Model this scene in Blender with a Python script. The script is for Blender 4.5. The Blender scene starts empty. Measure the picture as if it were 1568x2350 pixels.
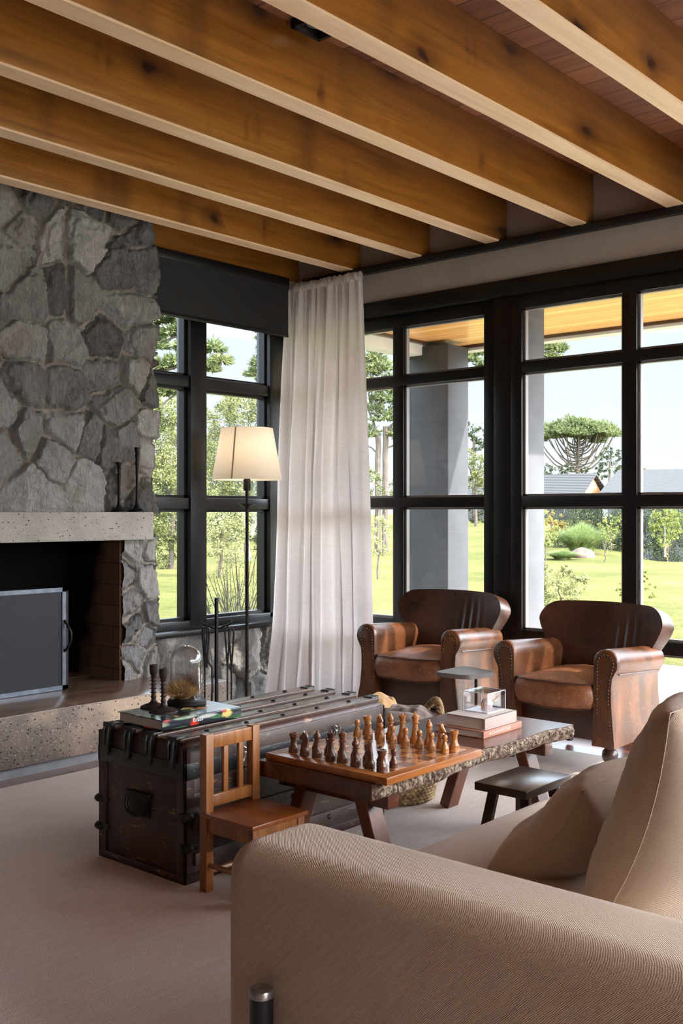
import bpy, bmesh, math, random
import numpy as np
from mathutils import Vector, Matrix, Euler
from mathutils import noise as mn

C = bpy.context.scene.collection
SC = bpy.context.scene
R_ = math.radians
random.seed(7)

# ------------------------------------------------------------------ camera, sky, sun, exposure
cam_d = bpy.data.cameras.new('camera')
cam_d.sensor_width = 36.0
cam_d.sensor_fit = 'AUTO'
cam_d.lens = 2415 / 2350 * 36.0
cam_d.clip_start = 0.05
cam_d.clip_end = 600
cam = bpy.data.objects.new('camera', cam_d)
cam.location = (0, 0, 1.2)
cam.rotation_euler = (R_(90), 0, R_(41.15 - 90))
C.objects.link(cam)
SC.camera = cam

SC.view_settings.view_transform = 'Standard'
SC.view_settings.look = 'None'
SC.view_settings.exposure = 1.08
SC.view_settings.gamma = 1.0
SC.view_settings.use_curve_mapping = False

SUN_TO = Vector((0.23, -0.80, 0.55)).normalized()      # direction towards the sun
SUN_POWER = 5.5
SKY_FRONT = 0.62        # sky brightness away from the sun
SKY_SUNSIDE = 2.6      # sky brightness on the sun's side


def build_world():
    w = bpy.data.worlds.new('sky')
    SC.world = w
    w.use_nodes = True
    nt = w.node_tree
    nt.nodes.clear()
    out = nt.nodes.new('ShaderNodeOutputWorld')
    bg = nt.nodes.new('ShaderNodeBackground')
    tc = nt.nodes.new('ShaderNodeTexCoord')
    sep = nt.nodes.new('ShaderNodeSeparateXYZ')
    nt.links.new(tc.outputs['Generated'], sep.inputs[0])
    ramp = nt.nodes.new('ShaderNodeValToRGB')
    e = ramp.color_ramp.elements
    e[0].position = 0.0; e[0].color = (0.84, 0.93, 1.0, 1)
    e[1].position = 0.55; e[1].color = (0.72, 0.84, 0.98, 1)
    m = e.new(0.14); m.color = (0.72, 0.86, 0.99, 1)
    nt.links.new(sep.outputs['Z'], ramp.inputs[0])
    dot = nt.nodes.new('ShaderNodeVectorMath'); dot.operation = 'DOT_PRODUCT'
    nt.links.new(tc.outputs['Generated'], dot.inputs[0])
    d = Vector((-0.10, -0.97, 0.12)).normalized()
    dot.inputs[1].default_value = d
    mr = nt.nodes.new('ShaderNodeMapRange')
    mr.inputs['From Min'].default_value = -0.1
    mr.inputs['From Max'].default_value = 0.8
    mr.inputs['To Min'].default_value = SKY_FRONT
    mr.inputs['To Max'].default_value = SKY_SUNSIDE
    nt.links.new(dot.outputs['Value'], mr.inputs['Value'])
    # hazy warm white around the sun's side
    mx = nt.nodes.new('ShaderNodeMix'); mx.data_type = 'RGBA'
    mr2 = nt.nodes.new('ShaderNodeMapRange')
    mr2.inputs['From Min'].default_value = 0.0
    mr2.inputs['From Max'].default_value = 0.8
    nt.links.new(dot.outputs['Value'], mr2.inputs['Value'])
    nt.links.new(mr2.outputs[0], mx.inputs['Factor'])
    nt.links.new(ramp.outputs[0], mx.inputs['A'])
    mx.inputs['B'].default_value = (0.90, 0.95, 1.0, 1)
    nt.links.new(mx.outputs['Result'], bg.inputs['Color'])
    # unseen sky band above the tree line, brightened to light the room, fading upward
    mz = nt.nodes.new('ShaderNodeValToRGB')
    el = mz.color_ramp.elements
    el[0].position = 0.16; el[0].color = (0.15, 0.15, 0.15, 1)
    el[1].position = 0.85; el[1].color = (0.30, 0.30, 0.30, 1)
    for p_, c_ in ((0.30, 1.0), (0.48, 0.70)):
        q_ = el.new(p_); q_.color = (c_, c_, c_, 1)
    nt.links.new(sep.outputs['Z'], mz.inputs[0])
    mk = nt.nodes.new('ShaderNodeMath'); mk.operation = 'MULTIPLY'; mk.inputs[1].default_value = 1 / 0.15
    nt.links.new(mz.outputs[0], mk.inputs[0])
    mz = mk
    mm = nt.nodes.new('ShaderNodeMath'); mm.operation = 'MULTIPLY'
    nt.links.new(mr.outputs[0], mm.inputs[0]); nt.links.new(mz.outputs[0], mm.inputs[1])
    nt.links.new(mm.outputs[0], bg.inputs['Strength'])
    nt.links.new(bg.outputs[0], out.inputs[0])


build_world()
sun_d = bpy.data.lights.new('sun', 'SUN')
sun_d.energy = SUN_POWER
sun_d.angle = R_(0.6)
sun_d.color = (1.0, 0.96, 0.88)
sun = bpy.data.objects.new('sun', sun_d)
sun.rotation_euler = SUN_TO.to_track_quat('Z', 'Y').to_euler()
sun.location = (6, -8, 9)
C.objects.link(sun)

# ------------------------------------------------------------------ helpers: objects


def tag(o, label=None, cat=None, group=None, kind=None):
    if label: o['label'] = label
    if cat: o['category'] = cat
    if group: o['group'] = group
    if kind: o['kind'] = kind
    return o


def thing(name, label, cat, loc=(0, 0, 0), rotz=0.0, group=None):
    o = bpy.data.objects.new(name, None)
    o.empty_display_size = 0.1
    C.objects.link(o)
    o.location = loc
    o.rotation_euler = (0, 0, rotz)
    return tag(o, label, cat, group)


def link(name, me, mat, parent=None, loc=None, rot=None):
    o = bpy.data.objects.new(name, me)
    if mat is not None:
        me.materials.append(mat)
    C.objects.link(o)
    if parent is not None:
        o.parent = parent
    if loc is not None: o.location = loc
    if rot is not None: o.rotation_euler = rot
    return o


class MB:
    """collects shapes into one mesh"""

    def __init__(s):
        s.bm = bmesh.new()

    def _tr(s, vs, rot=None, loc=None):
        if rot is not None:
            m = Euler(rot).to_matrix()
            for v in vs: v.co = m @ v.co
        if loc is not None:
            l = Vector(loc)
            for v in vs: v.co = v.co + l

    def box(s, c, d, bev=0.0, rot=None, seg=2, taper=None):
        n0 = set(s.bm.verts)
        r = bmesh.ops.create_cube(s.bm, size=1.0)
        vs = r['verts']
        for v in vs:
            k = 1.0
            if taper and v.co.z < 0: k = taper
            v.co = Vector((v.co.x * d[0] * k, v.co.y * d[1] * k, v.co.z * d[2]))
        if bev > 0:
            es = {e for v in vs for e in v.link_edges}
            bmesh.ops.bevel(s.bm, geom=list(es), offset=bev, segments=seg, affect='EDGES', profile=0.5)
            vs = [v for v in s.bm.verts if v not in n0]
        s._tr(vs, rot, c)
        return s

    def b2(s, lo, hi, bev=0.0, seg=2):
        c = [(a + b) / 2 for a, b in zip(lo, hi)]
        d = [abs(b - a) for a, b in zip(lo, hi)]
        return s.box(c, d, bev, seg=seg)

    def bar(s, a, b, w, h, bev=0.0, up=(0, 0, 1)):
        a = Vector(a); b = Vector(b)
        z = (b - a); L = z.length; z.normalize()
        u = Vector(up)
        x = u.cross(z)
        if x.length < 1e-4: x = Vector((1, 0, 0))
        x.normalize(); y = z.cross(x)
        n0 = set(s.bm.verts)
        r = bmesh.ops.create_cube(s.bm, size=1.0)
        vs = r['verts']
        for v in vs: v.co = Vector((v.co.x * w, v.co.y * h, v.co.z * L))
        if bev > 0:
            es = {e for v in vs for e in v.link_edges}
            bmesh.ops.bevel(s.bm, geom=list(es), offset=bev, segments=1, affect='EDGES')
            vs = [v for v in s.bm.verts if v not in n0]
        m = Matrix((x, y, z)).transposed()
        mid = (a + b) / 2
        for v in vs: v.co = m @ v.co + mid
        return s

    def lathe(s, prof, seg=24, c=(0, 0, 0), rot=None, cap=True):
        rings = []
        allv = []
        for (r, z) in prof:
            ring = []
            if r < 1e-5:
                v = s.bm.verts.new((0, 0, z)); ring = [v]; allv.append(v)
            else:
                for i in range(seg):
                    a = 2 * math.pi * i / seg
                    v = s.bm.verts.new((r * math.cos(a), r * math.sin(a), z))
                    ring.append(v); allv.append(v)
            rings.append(ring)
        for A, B in zip(rings, rings[1:]):
            for i in range(seg):
                j = (i + 1) % seg
                if len(A) == 1 and len(B) == 1: continue
                if len(A) == 1: s.bm.faces.new((A[0], B[j], B[i]))
                elif len(B) == 1: s.bm.faces.new((A[i], A[j], B[0]))
                else: s.bm.faces.new((A[i], A[j], B[j], B[i]))
        if cap:
            if len(rings[0]) > 1: s.bm.faces.new(list(reversed(rings[0])))
            if len(rings[-1]) > 1: s.bm.faces.new(rings[-1])
        s._tr(allv, rot, c)
        return s

    def tube(s, pts, rad, seg=8, closed=False):
        pts = [Vector(p) for p in pts]
        n = len(pts)
        if not isinstance(rad, (list, tuple)): rad = [rad] * n
        rings = []
        prevx = None
        for i, p in enumerate(pts):
            if closed: t = pts[(i + 1) % n] - pts[(i - 1) % n]
            elif i == 0: t = pts[1] - pts[0]
            elif i == n - 1: t = pts[-1] - pts[-2]
            else: t = pts[i + 1] - pts[i - 1]
            t.normalize()
            if prevx is None:
                u = Vector((0, 0, 1)) if abs(t.z) < 0.9 else Vector((1, 0, 0))
                x = u.cross(t).normalized()
            else:
                x = prevx - t * prevx.dot(t)
                x = x.normalized() if x.length > 1e-5 else prevx
            prevx = x
            y = t.cross(x)
            rings.append([s.bm.verts.new(p + (x * math.cos(2 * math.pi * k / seg) + y * math.sin(2 * math.pi * k / seg)) * rad[i]) for k in range(seg)])
        m = n if closed else n - 1
        for i in range(m):
            A = rings[i]; B = rings[(i + 1) % n]
            for k in range(seg):
                j = (k + 1) % seg
                s.bm.faces.new((A[k], A[j], B[j], B[k]))
        if not closed:
            s.bm.faces.new(list(reversed(rings[0]))); s.bm.faces.new(rings[-1])
        return s

    def ball(s, c, r, seg=12, sc=(1, 1, 1), rot=None):
        rr = bmesh.ops.create_uvsphere(s.bm, u_segments=seg, v_segments=max(4, seg // 2 + 1), radius=r)
        for v in rr['verts']: v.co = Vector((v.co.x * sc[0], v.co.y * sc[1], v.co.z * sc[2]))
        s._tr(rr['verts'], rot, c)
        return s

    def prism(s, poly, a, b, axis='x', bev=0.0):
        """extrude a 2-D polygon along an axis between a and b; poly is in the two other axes"""
        n0 = set(s.bm.verts)

        def mk(p, t):
            if axis == 'x': return (t, p[0], p[1])
            if axis == 'y': return (p[0], t, p[1])
            return (p[0], p[1], t)
        A = [s.bm.verts.new(mk(p, a)) for p in poly]
        B = [s.bm.verts.new(mk(p, b)) for p in poly]
        fs = [s.bm.faces.new(list(reversed(A))), s.bm.faces.new(B)]
        n = len(poly)
        for i in range(n):
            j = (i + 1) % n
            fs.append(s.bm.faces.new((A[i], A[j], B[j], B[i])))
        if bev > 0:
            es = list(fs[0].edges) + list(fs[1].edges)
            bmesh.ops.bevel(s.bm, geom=es, offset=bev, segments=2, affect='EDGES')
        return s

    def grid(s, fn, nu, nv, closeu=False):
        """surface from fn(u,v), u,v in 0..1"""
        V = [[s.bm.verts.new(fn(i / nu, j / nv)) for j in range(nv + 1)] for i in range(nu if closeu else nu + 1)]
        m = nu
        for i in range(m):
            i2 = (i + 1) % nu if closeu else i + 1
            for j in range(nv):
                s.bm.faces.new((V[i][j], V[i2][j], V[i2][j + 1], V[i][j + 1]))
        return V

    def build(s, name, mat, parent=None, loc=None, rot=None, smooth=True, ang=38, mods=None):
        bmesh.ops.recalc_face_normals(s.bm, faces=s.bm.faces)
        me = bpy.data.meshes.new(name)
        s.bm.to_mesh(me); s.bm.free()
        if smooth and len(me.polygons):
            me.shade_smooth()
            me.set_sharp_from_angle(angle=R_(ang))
        o = link(name, me, mat, parent, loc, rot)
        return o


def raw_mesh(name, verts, faces, mat, parent=None, smooth=True, loc=None):
    me = bpy.data.meshes.new(name)
    verts = np.asarray(verts, dtype=np.float32)
    faces = np.asarray(faces, dtype=np.int32)
    k = faces.shape[1]
    me.vertices.add(len(verts)); me.vertices.foreach_set('co', verts.ravel())
    me.loops.add(faces.size); me.loops.foreach_set('vertex_index', faces.ravel())
    me.polygons.add(len(faces)); me.polygons.foreach_set('loop_start', np.arange(0, faces.size, k, dtype=np.int32))
    me.update(calc_edges=True)
    me.validate()
    if smooth: me.shade_smooth()
    return link(name, me, mat, parent, loc)


def copy_thing(o, loc=None, rotz=None, label=None, group=None):
    r = o.copy(); C.objects.link(r)
    for k in ('label', 'group'):
        pass
    if loc is not None: r.location = loc
    if rotz is not None: r.rotation_euler = (0, 0, rotz)
    if label: r['label'] = label
    if group: r['group'] = group
    for ch in list(o.children):
        c = ch.copy(); C.objects.link(c); c.parent = r
        for g in list(ch.children):
            d = g.copy(); C.objects.link(d); d.parent = c
    return r


# ------------------------------------------------------------------ helpers: materials


def lin(r, g=None, b=None):
    if g is None: r, g, b = r
    f = lambda c: (c / 255 / 12.92) if c / 255 <= 0.04045 else ((c / 255 + 0.055) / 1.055) ** 2.4
    return (f(r), f(g), f(b), 1.0)


class NT:
    def __init__(s, name):
        s.m = bpy.data.materials.new(name)
        s.m.use_nodes = True
        s.t = s.m.node_tree
        s.b = s.t.nodes['Principled BSDF']
        s.out = s.t.nodes['Material Output']
        s._co = None

    def n(s, typ, ins=None, **props):
        nd = s.t.nodes.new('ShaderNode' + typ)
        for k, v in props.items(): setattr(nd, k, v)
        for k, v in (ins or {}).items(): s.set(nd, k, v)
        return nd

    def set(s, nd, k, v):
        sock = nd.inputs[k]
        if hasattr(v, 'is_output') or isinstance(v, bpy.types.NodeSocket): s.t.links.new(v, sock)
        elif isinstance(v, bpy.types.Node): s.t.links.new(v.outputs[0], sock)
        else: sock.default_value = v

    def P(s, **kw):
        for k, v in kw.items(): s.set(s.b, k.replace('_', ' '), v)
        return s

    def co(s, scale=(1, 1, 1), rnd=False, rot=(0, 0, 0)):
        tc = s.n('TexCoord')
        src = tc.outputs['Object']
        if rnd:
            oi = s.n('ObjectInfo')
            mul = s.n('VectorMath', operation='SCALE'); mul.inputs[0].default_value = (37.1, 19.7, 11.3)
            s.t.links.new(oi.outputs['Random'], mul.inputs['Scale'])
            add = s.n('VectorMath', {0: src, 1: mul.outputs[0]}, operation='ADD')
            src = add.outputs[0]
        mp = s.n('Mapping', {'Vector': src, 'Scale': scale, 'Rotation': rot})
        return mp.outputs[0]

    def noise(s, vec, scale=5, detail=4, rough=0.55, dist=0.0):
        return s.n('TexNoise', {'Vector': vec, 'Scale': scale, 'Detail': detail, 'Roughness': rough, 'Distortion': dist}).outputs['Fac']

    def ramp(s, fac, stops, interp='LINEAR'):
        r = s.n('ValToRGB', {0: fac})
        cr = r.color_ramp; cr.interpolation = interp
        while len(cr.elements) < len(stops): cr.elements.new(0.5)
        for e, (p, c) in zip(cr.elements, stops):
            e.position = p
            e.color = c if hasattr(c, '__len__') else (c, c, c, 1)
        return r.outputs[0]

    def mix(s, f, a, b, mode='MIX'):
        m = s.n('Mix', data_type='RGBA', blend_type=mode)
        s.set(m, 'Factor', f)
        s.t.links.new(a, m.inputs['A']) if isinstance(a, bpy.types.NodeSocket) else setattr(m.inputs['A'], 'default_value', a)
        s.t.links.new(b, m.inputs['B']) if isinstance(b, bpy.types.NodeSocket) else setattr(m.inputs['B'], 'default_value', b)
        return m.outputs['Result']

    def math(s, op, a, b=0.0, c=0.0):
        m = s.n('Math', operation=op)
        for i, v in enumerate((a, b, c)): s.set(m, i, v)
        return m.outputs[0]

    def bump(s, h, strength=0.3, dist=0.01):
        bp = s.n('Bump', {'Height': h, 'Strength': strength, 'Distance': dist})
        s.set(s.b, 'Normal', bp.outputs[0])
        return s


def simple(name, c1, c2=None, rough=0.5, metal=0.0, scale=6, stretch=(1, 1, 1), bump=0.0, bscale=60, detail=4, lo=0.35, hi=0.65, coat=0.0, rnd=False, spec=0.5, bdist=0.004, sheen=0.0):
    t = NT(name)
    v = t.co(stretch, rnd)
    if c2 is not None:
        t.P(Base_Color=t.ramp(t.noise(v, scale, detail), [(lo, c1), (hi, c2)]))
    else:
        t.P(Base_Color=c1)
    t.P(Roughness=rough, Metallic=metal, Coat_Weight=coat, Specular_IOR_Level=spec)
    if sheen: t.P(Sheen_Weight=sheen)
    if bump: t.bump(t.noise(v, bscale, 5), bump, bdist)
    return t.m


def wood(name, c1, c2, c3, axis=0, rough=0.4, scale=1.0, coat=0.0, knots=False, rnd=True, bump=0.08):
    """long grain along an axis; optional knots with dark whorls"""
    t = NT(name)
    st = [9 * scale] * 3; st[axis] = 0.7 * scale
    v = t.co(tuple(st), rnd)
    g = t.noise(v, 2.2, 6, 0.6, 0.6)
    st2 = [70 * scale] * 3; st2[axis] = 2.0 * scale
    v2 = t.co(tuple(st2), rnd)
    fine = t.noise(v2, 1.6, 4, 0.6)
    col = t.ramp(g, [(0.30, c1), (0.5, c2), (0.72, c3)])
    col = t.mix(t.ramp(fine, [(0.42, 0.0), (0.70, 0.55)]), col, c1)
    if knots:
        sp_ = t.n('SeparateXYZ', {0: t.co((1, 1, 1), rnd)})
        wv = t.math('MULTIPLY', t.math('SUBTRACT', t.noise(t.co((6, 6, 6), rnd), 1.0, 3), 0.5), 0.10)
        kx = t.math('MULTIPLY', t.math('ADD', sp_.outputs[0], wv), 1.55)
        kz = t.math('MULTIPLY', t.math('ADD', t.math('ADD', sp_.outputs[2], t.math('MULTIPLY', sp_.outputs[1], 1.7)), wv), 2.9)
        vo = t.n('TexVoronoi', {'Vector': t.n('CombineXYZ', {0: kx, 1: kz, 2: 0.0}).outputs[0], 'Scale': 1.0, 'Randomness': 0.95}, voronoi_dimensions='2D')
        vs = t.n('TexVoronoi', {'Vector': t.n('CombineXYZ', {0: kx, 1: t.math('MULTIPLY', kz, 0.36), 2: 0.0}).outputs[0], 'Scale': 1.0, 'Randomness': 0.95}, voronoi_dimensions='2D')
        # keep only a third of the cells as knots
        keep = t.math('GREATER_THAN', t.n('SeparateColor', {0: vo.outputs['Color']}).outputs[0], 0.5)
        core = t.ramp(vo.outputs['Distance'], [(0.035, 1.0), (0.075, 0.0)])
        halo = t.ramp(vo.outputs['Distance'], [(0.04, 1.0), (0.24, 0.0)])
        hn = t.ramp(t.noise(t.co((7, 3, 2.0), rnd), 1.3, 3), [(0.4, 0.0), (0.62, 1.0)])
        hal = t.math('MULTIPLY', halo, keep)
        col = t.mix(t.math('MULTIPLY', hal, 0.75), col, lin(70, 38, 20))
        col = t.mix(t.math('MULTIPLY', core, keep), col, lin(52, 24, 12))
        streak = t.math('MULTIPLY', t.ramp(vs.outputs['Distance'], [(0.0, 0.85), (0.09, 0.0)]), t.ramp(t.noise(t.co((14, 14, 5), rnd), 1.6, 4), [(0.42, 0.0), (0.6, 1.0)]))
        col = t.mix(streak, col, lin(78, 36, 18))
        # vertical whorl stains across the board
        wh = t.noise(t.co((3.2, 0.6, 0.35), rnd), 1.0, 2)
        col = t.mix(t.ramp(wh, [(0.60, 0.0), (0.70, 0.6)]), col, lin(92, 54, 22))
    t.P(Base_Color=col, Roughness=rough, Coat_Weight=coat, Coat_Roughness=0.25)
    if bump: t.bump(fine, bump, 0.002)
    return t.m


def fabric(name, c1, c2, rough=0.95, scale=420, bump=0.45, big=3.0, sheen=0.25):
    t = NT(name)
    v = t.co()
    a1_ = t.n('TexWave', {'Vector': v, 'Scale': scale * 0.50, 'Distortion': 2.2, 'Detail': 2.0, 'Detail Scale': 1.0}, bands_direction='DIAGONAL').outputs['Fac']
    a2_ = t.n('TexWave', {'Vector': t.co(rot=(0.0, R_(90), 0.0)), 'Scale': scale * 0.43, 'Distortion': 2.2, 'Detail': 2.0, 'Detail Scale': 1.0}, bands_direction='DIAGONAL').outputs['Fac']
    a = t.math('MULTIPLY', t.math('ADD', a1_, a2_), 0.5)
    n1 = t.noise(v, scale * 0.6, 2)
    n2 = t.noise(v, big, 4)
    h = t.math('ADD', t.math('MULTIPLY', a, 0.6), t.math('MULTIPLY', n1, 0.6))
    f = t.math('ADD', t.math('MULTIPLY', n2, 0.45), t.math('MULTIPLY', h, 0.5))
    t.P(Base_Color=t.ramp(f, [(0.35, c1), (0.8, c2)]), Roughness=rough, Sheen_Weight=sheen, Specular_IOR_Level=0.2)
    t.bump(h, bump, 0.0025)
    return t.m


def glass_mat(name, base=0.05, tint=(1, 1, 1, 1), power=5.0, rough=0.0):
    t = NT(name)
    lw = t.n('LayerWeight', {'Blend': 0.5})
    f = t.math('POWER', lw.outputs['Facing'], power)
    f = t.math('ADD', t.math('MULTIPLY', f, 0.9), base)
    tr = t.n('BsdfTransparent', {'Color': tint})
    gl = t.n('BsdfGlossy', {'Roughness': rough})
    mx = t.n('MixShader', {0: f, 1: tr.outputs[0], 2: gl.outputs[0]})
    t.t.links.new(mx.outputs[0], t.out.inputs[0])
    return t.m


def cloth_translucent(name, c, k=0.4, c2=None, bump=0.2):
    t = NT(name)
    v = t.co()
    col = c if c2 is None else t.ramp(t.noise(t.co((6, 6, 60)), 3, 3), [(0.35, c), (0.65, c2)])
    t.P(Base_Color=col, Roughness=0.9, Specular_IOR_Level=0.15)
    t.bump(t.noise(v, 500, 2), bump, 0.001)
    tl = t.n('BsdfTranslucent'); t.set(tl, 'Color', col)
    mx = t.n('MixShader', {0: k, 1: t.b.outputs[0], 2: tl.outputs[0]})
    t.t.links.new(mx.outputs[0], t.out.inputs[0])
    return t.m


def leaf_mat(name, c1, c2, c3=None, scale=0.9, k=0.35, rough=0.55):
    t = NT(name)
    v = t.co(rnd=False)
    n1 = t.noise(v, scale, 3)
    n2 = t.n('TexWhiteNoise', {'Vector': t.n('VectorMath', {0: t.co((14, 14, 14))}, operation='FLOOR').outputs[0]}).outputs[0]
    f = t.math('ADD', t.math('MULTIPLY', n1, 0.6), t.math('MULTIPLY', n2, 0.4))
    st = [(0.3, c1), (0.62, c2)]
    if c3: st.append((0.8, c3))
    col = t.ramp(f, st)
    t.P(Base_Color=col, Roughness=rough, Specular_IOR_Level=0.3)
    tl = t.n('BsdfTranslucent'); t.set(tl, 'Color', col)
    mx = t.n('MixShader', {0: k, 1: t.b.outputs[0], 2: tl.outputs[0]})
    t.t.links.new(mx.outputs[0], t.out.inputs[0])
    return t.m


def concrete_holes(name, c1, c2, hole=lin(30, 27, 25), sc=34, warm=None, dens=0.55, rough=0.75):
    t = NT(name)
    v = t.co()
    base = t.ramp(t.noise(v, 5, 6, 0.65), [(0.3, c1), (0.7, c2)])
    if warm:
        base = t.mix(t.ramp(t.noise(v, 1.7, 3), [(0.45, 0.0), (0.6, 1.0)]), base, warm)
    base = t.mix(t.ramp(t.noise(v, 120, 2), [(0.6, 0.0), (0.72, 0.35)]), base, lin(214, 206, 196))
    vv = t.co((1, 1, 1.4))
    vo = t.n('TexVoronoi', {'Vector': vv, 'Scale': sc, 'Randomness': 1.0})
    rr = t.n('SeparateColor', {0: vo.outputs['Color']})
    size = t.math('MULTIPLY', rr.outputs[0], 0.34)
    patch = t.ramp(t.noise(v, 3.0, 2), [(0.40, 0.0), (0.62, 1.0)])
    thr = t.math('MULTIPLY', size, t.math('GREATER_THAN', t.math('ADD', rr.outputs[1], t.math('MULTIPLY', patch, 0.4)), dens + 0.2))
    m = t.math('LESS_THAN', vo.outputs['Distance'], thr)
    t.P(Base_Color=t.mix(m, base, hole), Roughness=rough)
    t.bump(t.math('SUBTRACT', t.noise(v, 60, 4), t.math('MULTIPLY', m, 2.0)), 0.5, 0.004)
    return t.m


M = {}
M['beam'] = wood('beam_wood', lin(116, 72, 22), lin(148, 94, 32), lin(166, 110, 44), 0, 0.36, 1.0, 0.25, knots=True)
M['pale_soffit'] = wood('pale_soffit_wood', lin(216, 180, 140), lin(232, 200, 162), lin(240, 212, 180), 0, 0.4, 1.0, 0.15)
M['ceiling'] = None
M['plaster'] = simple('plaster', lin(166, 156, 146), lin(176, 166, 156), 0.9, scale=3, bump=0.08, bscale=90)
M['black_metal'] = simple('black_metal', lin(26, 25, 27), lin(34, 33, 34), 0.42, 0.3, 20, bump=0.03, bscale=200)
M['frame'] = simple('window_frame_paint', lin(19, 18, 20), lin(24, 23, 24), 0.38, 0.2, 10)
M['iron'] = simple('wrought_iron', lin(20, 18, 18), lin(36, 31, 29), 0.5, 0.5, 40, bump=0.2, bscale=150)
M['glass'] = glass_mat('window_glass', 0.03)
M['dome_glass'] = glass_mat('dome_glass', 0.05, (0.97, 0.97, 0.97, 1), 2.2)
M['acrylic'] = glass_mat('acrylic', 0.06, (0.98, 0.98, 0.99, 1), 4.0)
M['acrylic_edge'] = simple('acrylic_edge', lin(235, 236, 240), None, 0.15)
M['pier'] = simple('pier_render', lin(78, 79, 83), lin(90, 91, 95), 0.8, scale=4)
M['stone'] = None
M['mantel'] = concrete_holes('mantel_concrete', lin(150, 144, 136), lin(176, 170, 160), sc=72, dens=0.42)
M['hearth'] = concrete_holes('hearth_travertine', lin(92, 80, 74), lin(118, 102, 92), sc=58, warm=lin(166, 142, 120), dens=0.34)
M['hearth_top'] = simple('hearth_top_stone', lin(84, 64, 52), lin(124, 100, 84), 0.25, scale=5, stretch=(1, 3, 3), detail=6, coat=0.2)
M['steel_strip'] = simple('grey_plinth', lin(120, 122, 126), lin(136, 137, 140), 0.5, 0.2, 12)
M['pine'] = wood('pine_wood', lin(124, 74, 34), lin(156, 98, 50), lin(176, 116, 64), 2, 0.36, 1.4, 0.3)
M['pine_seat'] = wood('pine_seat', lin(122, 64, 26), lin(150, 82, 36), lin(166, 98, 50), 1, 0.34, 1.4, 0.3)
M['dark_wood'] = wood('dark_table_wood', lin(62, 30, 20), lin(88, 46, 32), lin(104, 58, 42), 0, 0.22, 1.2, 0.5)
M['leg_wood'] = wood('table_leg_wood', lin(80, 38, 22), lin(108, 58, 36), lin(122, 70, 46), 2, 0.3, 1.2, 0.35)
M['stool_wood'] = wood('stool_wood', lin(40, 25, 20), lin(58, 38, 30), lin(72, 48, 38), 0, 0.3, 1.2, 0.4)
M['leather'] = None
M['sofa'] = fabric('sofa_linen', lin(190, 166, 144), lin(222, 199, 175), scale=380)
M['pillow'] = fabric('pillow_linen', lin(190, 168, 147), lin(220, 198, 176), scale=420)
M['lampshade'] = cloth_translucent('lampshade_cloth', lin(236, 230, 220), 0.5, None, 0.15)
M['curtain'] = cloth_translucent('curtain_linen', lin(248, 244, 243), 0.58, lin(242, 237, 236), 0.1)
M['blind'] = simple('blind_cloth', lin(24, 23, 24), lin(30, 29, 30), 0.8, scale=300)
M['brass_dark'] = simple('aged_metal', lin(50, 44, 40), lin(84, 74, 66), 0.4, 0.8, 40)
M['silver'] = simple('worn_silver', lin(150, 146, 142), lin(196, 192, 188), 0.3, 0.9, 60)
M['paper'] = simple('page_edges', lin(198, 190, 184), lin(224, 218, 212), 0.9, scale=2, stretch=(1, 1, 260))
M['board_border'] = wood('board_border_wood', lin(146, 82, 36), lin(172, 104, 50), lin(188, 120, 64), 0, 0.25, 1.2, 0.4)
M['chess_dark'] = wood('dark_chess_wood', lin(76, 42, 26), lin(104, 60, 38), lin(120, 72, 46), 2, 0.3, 4, 0.3)
M['chess_light'] = wood('light_chess_wood', lin(160, 98, 46), lin(186, 122, 64), lin(200, 138, 80), 2, 0.3, 4, 0.3)
M['bark'] = None


def mat_ceiling():
    t = NT('ceiling_planks')
    v = t.co()
    sx = t.n('SeparateXYZ', {0: v})
    k = t.math('MULTIPLY', sx.outputs[0], 1 / 0.155)
    cell = t.math('FLOOR', k)
    fr = t.math('FRACT', k)
    rnd = t.n('TexWhiteNoise', {'W': cell}, noise_dimensions='1D').outputs['Value']
    g = t.noise(t.n('VectorMath', {0: t.co((14, 1.2, 14)), 1: t.n('CombineXYZ', {0: 0.0, 1: t.math('MULTIPLY', rnd, 40.0), 2: 0.0}).outputs[0]}, operation='ADD').outputs[0], 1.6, 6, 0.6, 0.8)
    f = t.math('ADD', t.math('MULTIPLY', g, 0.75), t.math('MULTIPLY', rnd, 0.35))
    col = t.ramp(f, [(0.25, lin(96, 58, 40)), (0.5, lin(134, 84, 58)), (0.8, lin(166, 112, 76))])
    gap = t.math('LESS_THAN', fr, 0.03)
    t.P(Base_Color=t.mix(gap, col, lin(30, 16, 10)), Roughness=0.55)
    t.bump(t.math('SUBTRACT', g, gap), 0.3, 0.004)
    return t.m


def mat_floorboards():
    t = NT('floor_boards')
    v = t.co()
    sx = t.n('SeparateXYZ', {0: v})
    k = t.math('MULTIPLY', sx.outputs[0], 1 / 0.19)
    cell = t.math('FLOOR', k); fr = t.math('FRACT', k)
    rnd = t.n('TexWhiteNoise', {'W': cell}, noise_dimensions='1D').outputs['Value']
    g = t.noise(t.co((12, 1.0, 12)), 2.0, 6, 0.6, 0.5)
    col = t.ramp(t.math('ADD', t.math('MULTIPLY', g, 0.7), t.math('MULTIPLY', rnd, 0.3)), [(0.25, lin(74, 40, 28)), (0.75, lin(120, 70, 50))])
    gap = t.math('LESS_THAN', fr, 0.02)
    t.P(Base_Color=t.mix(gap, col, lin(24, 12, 9)), Roughness=0.3, Coat_Weight=0.2)
    return t.m


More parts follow.
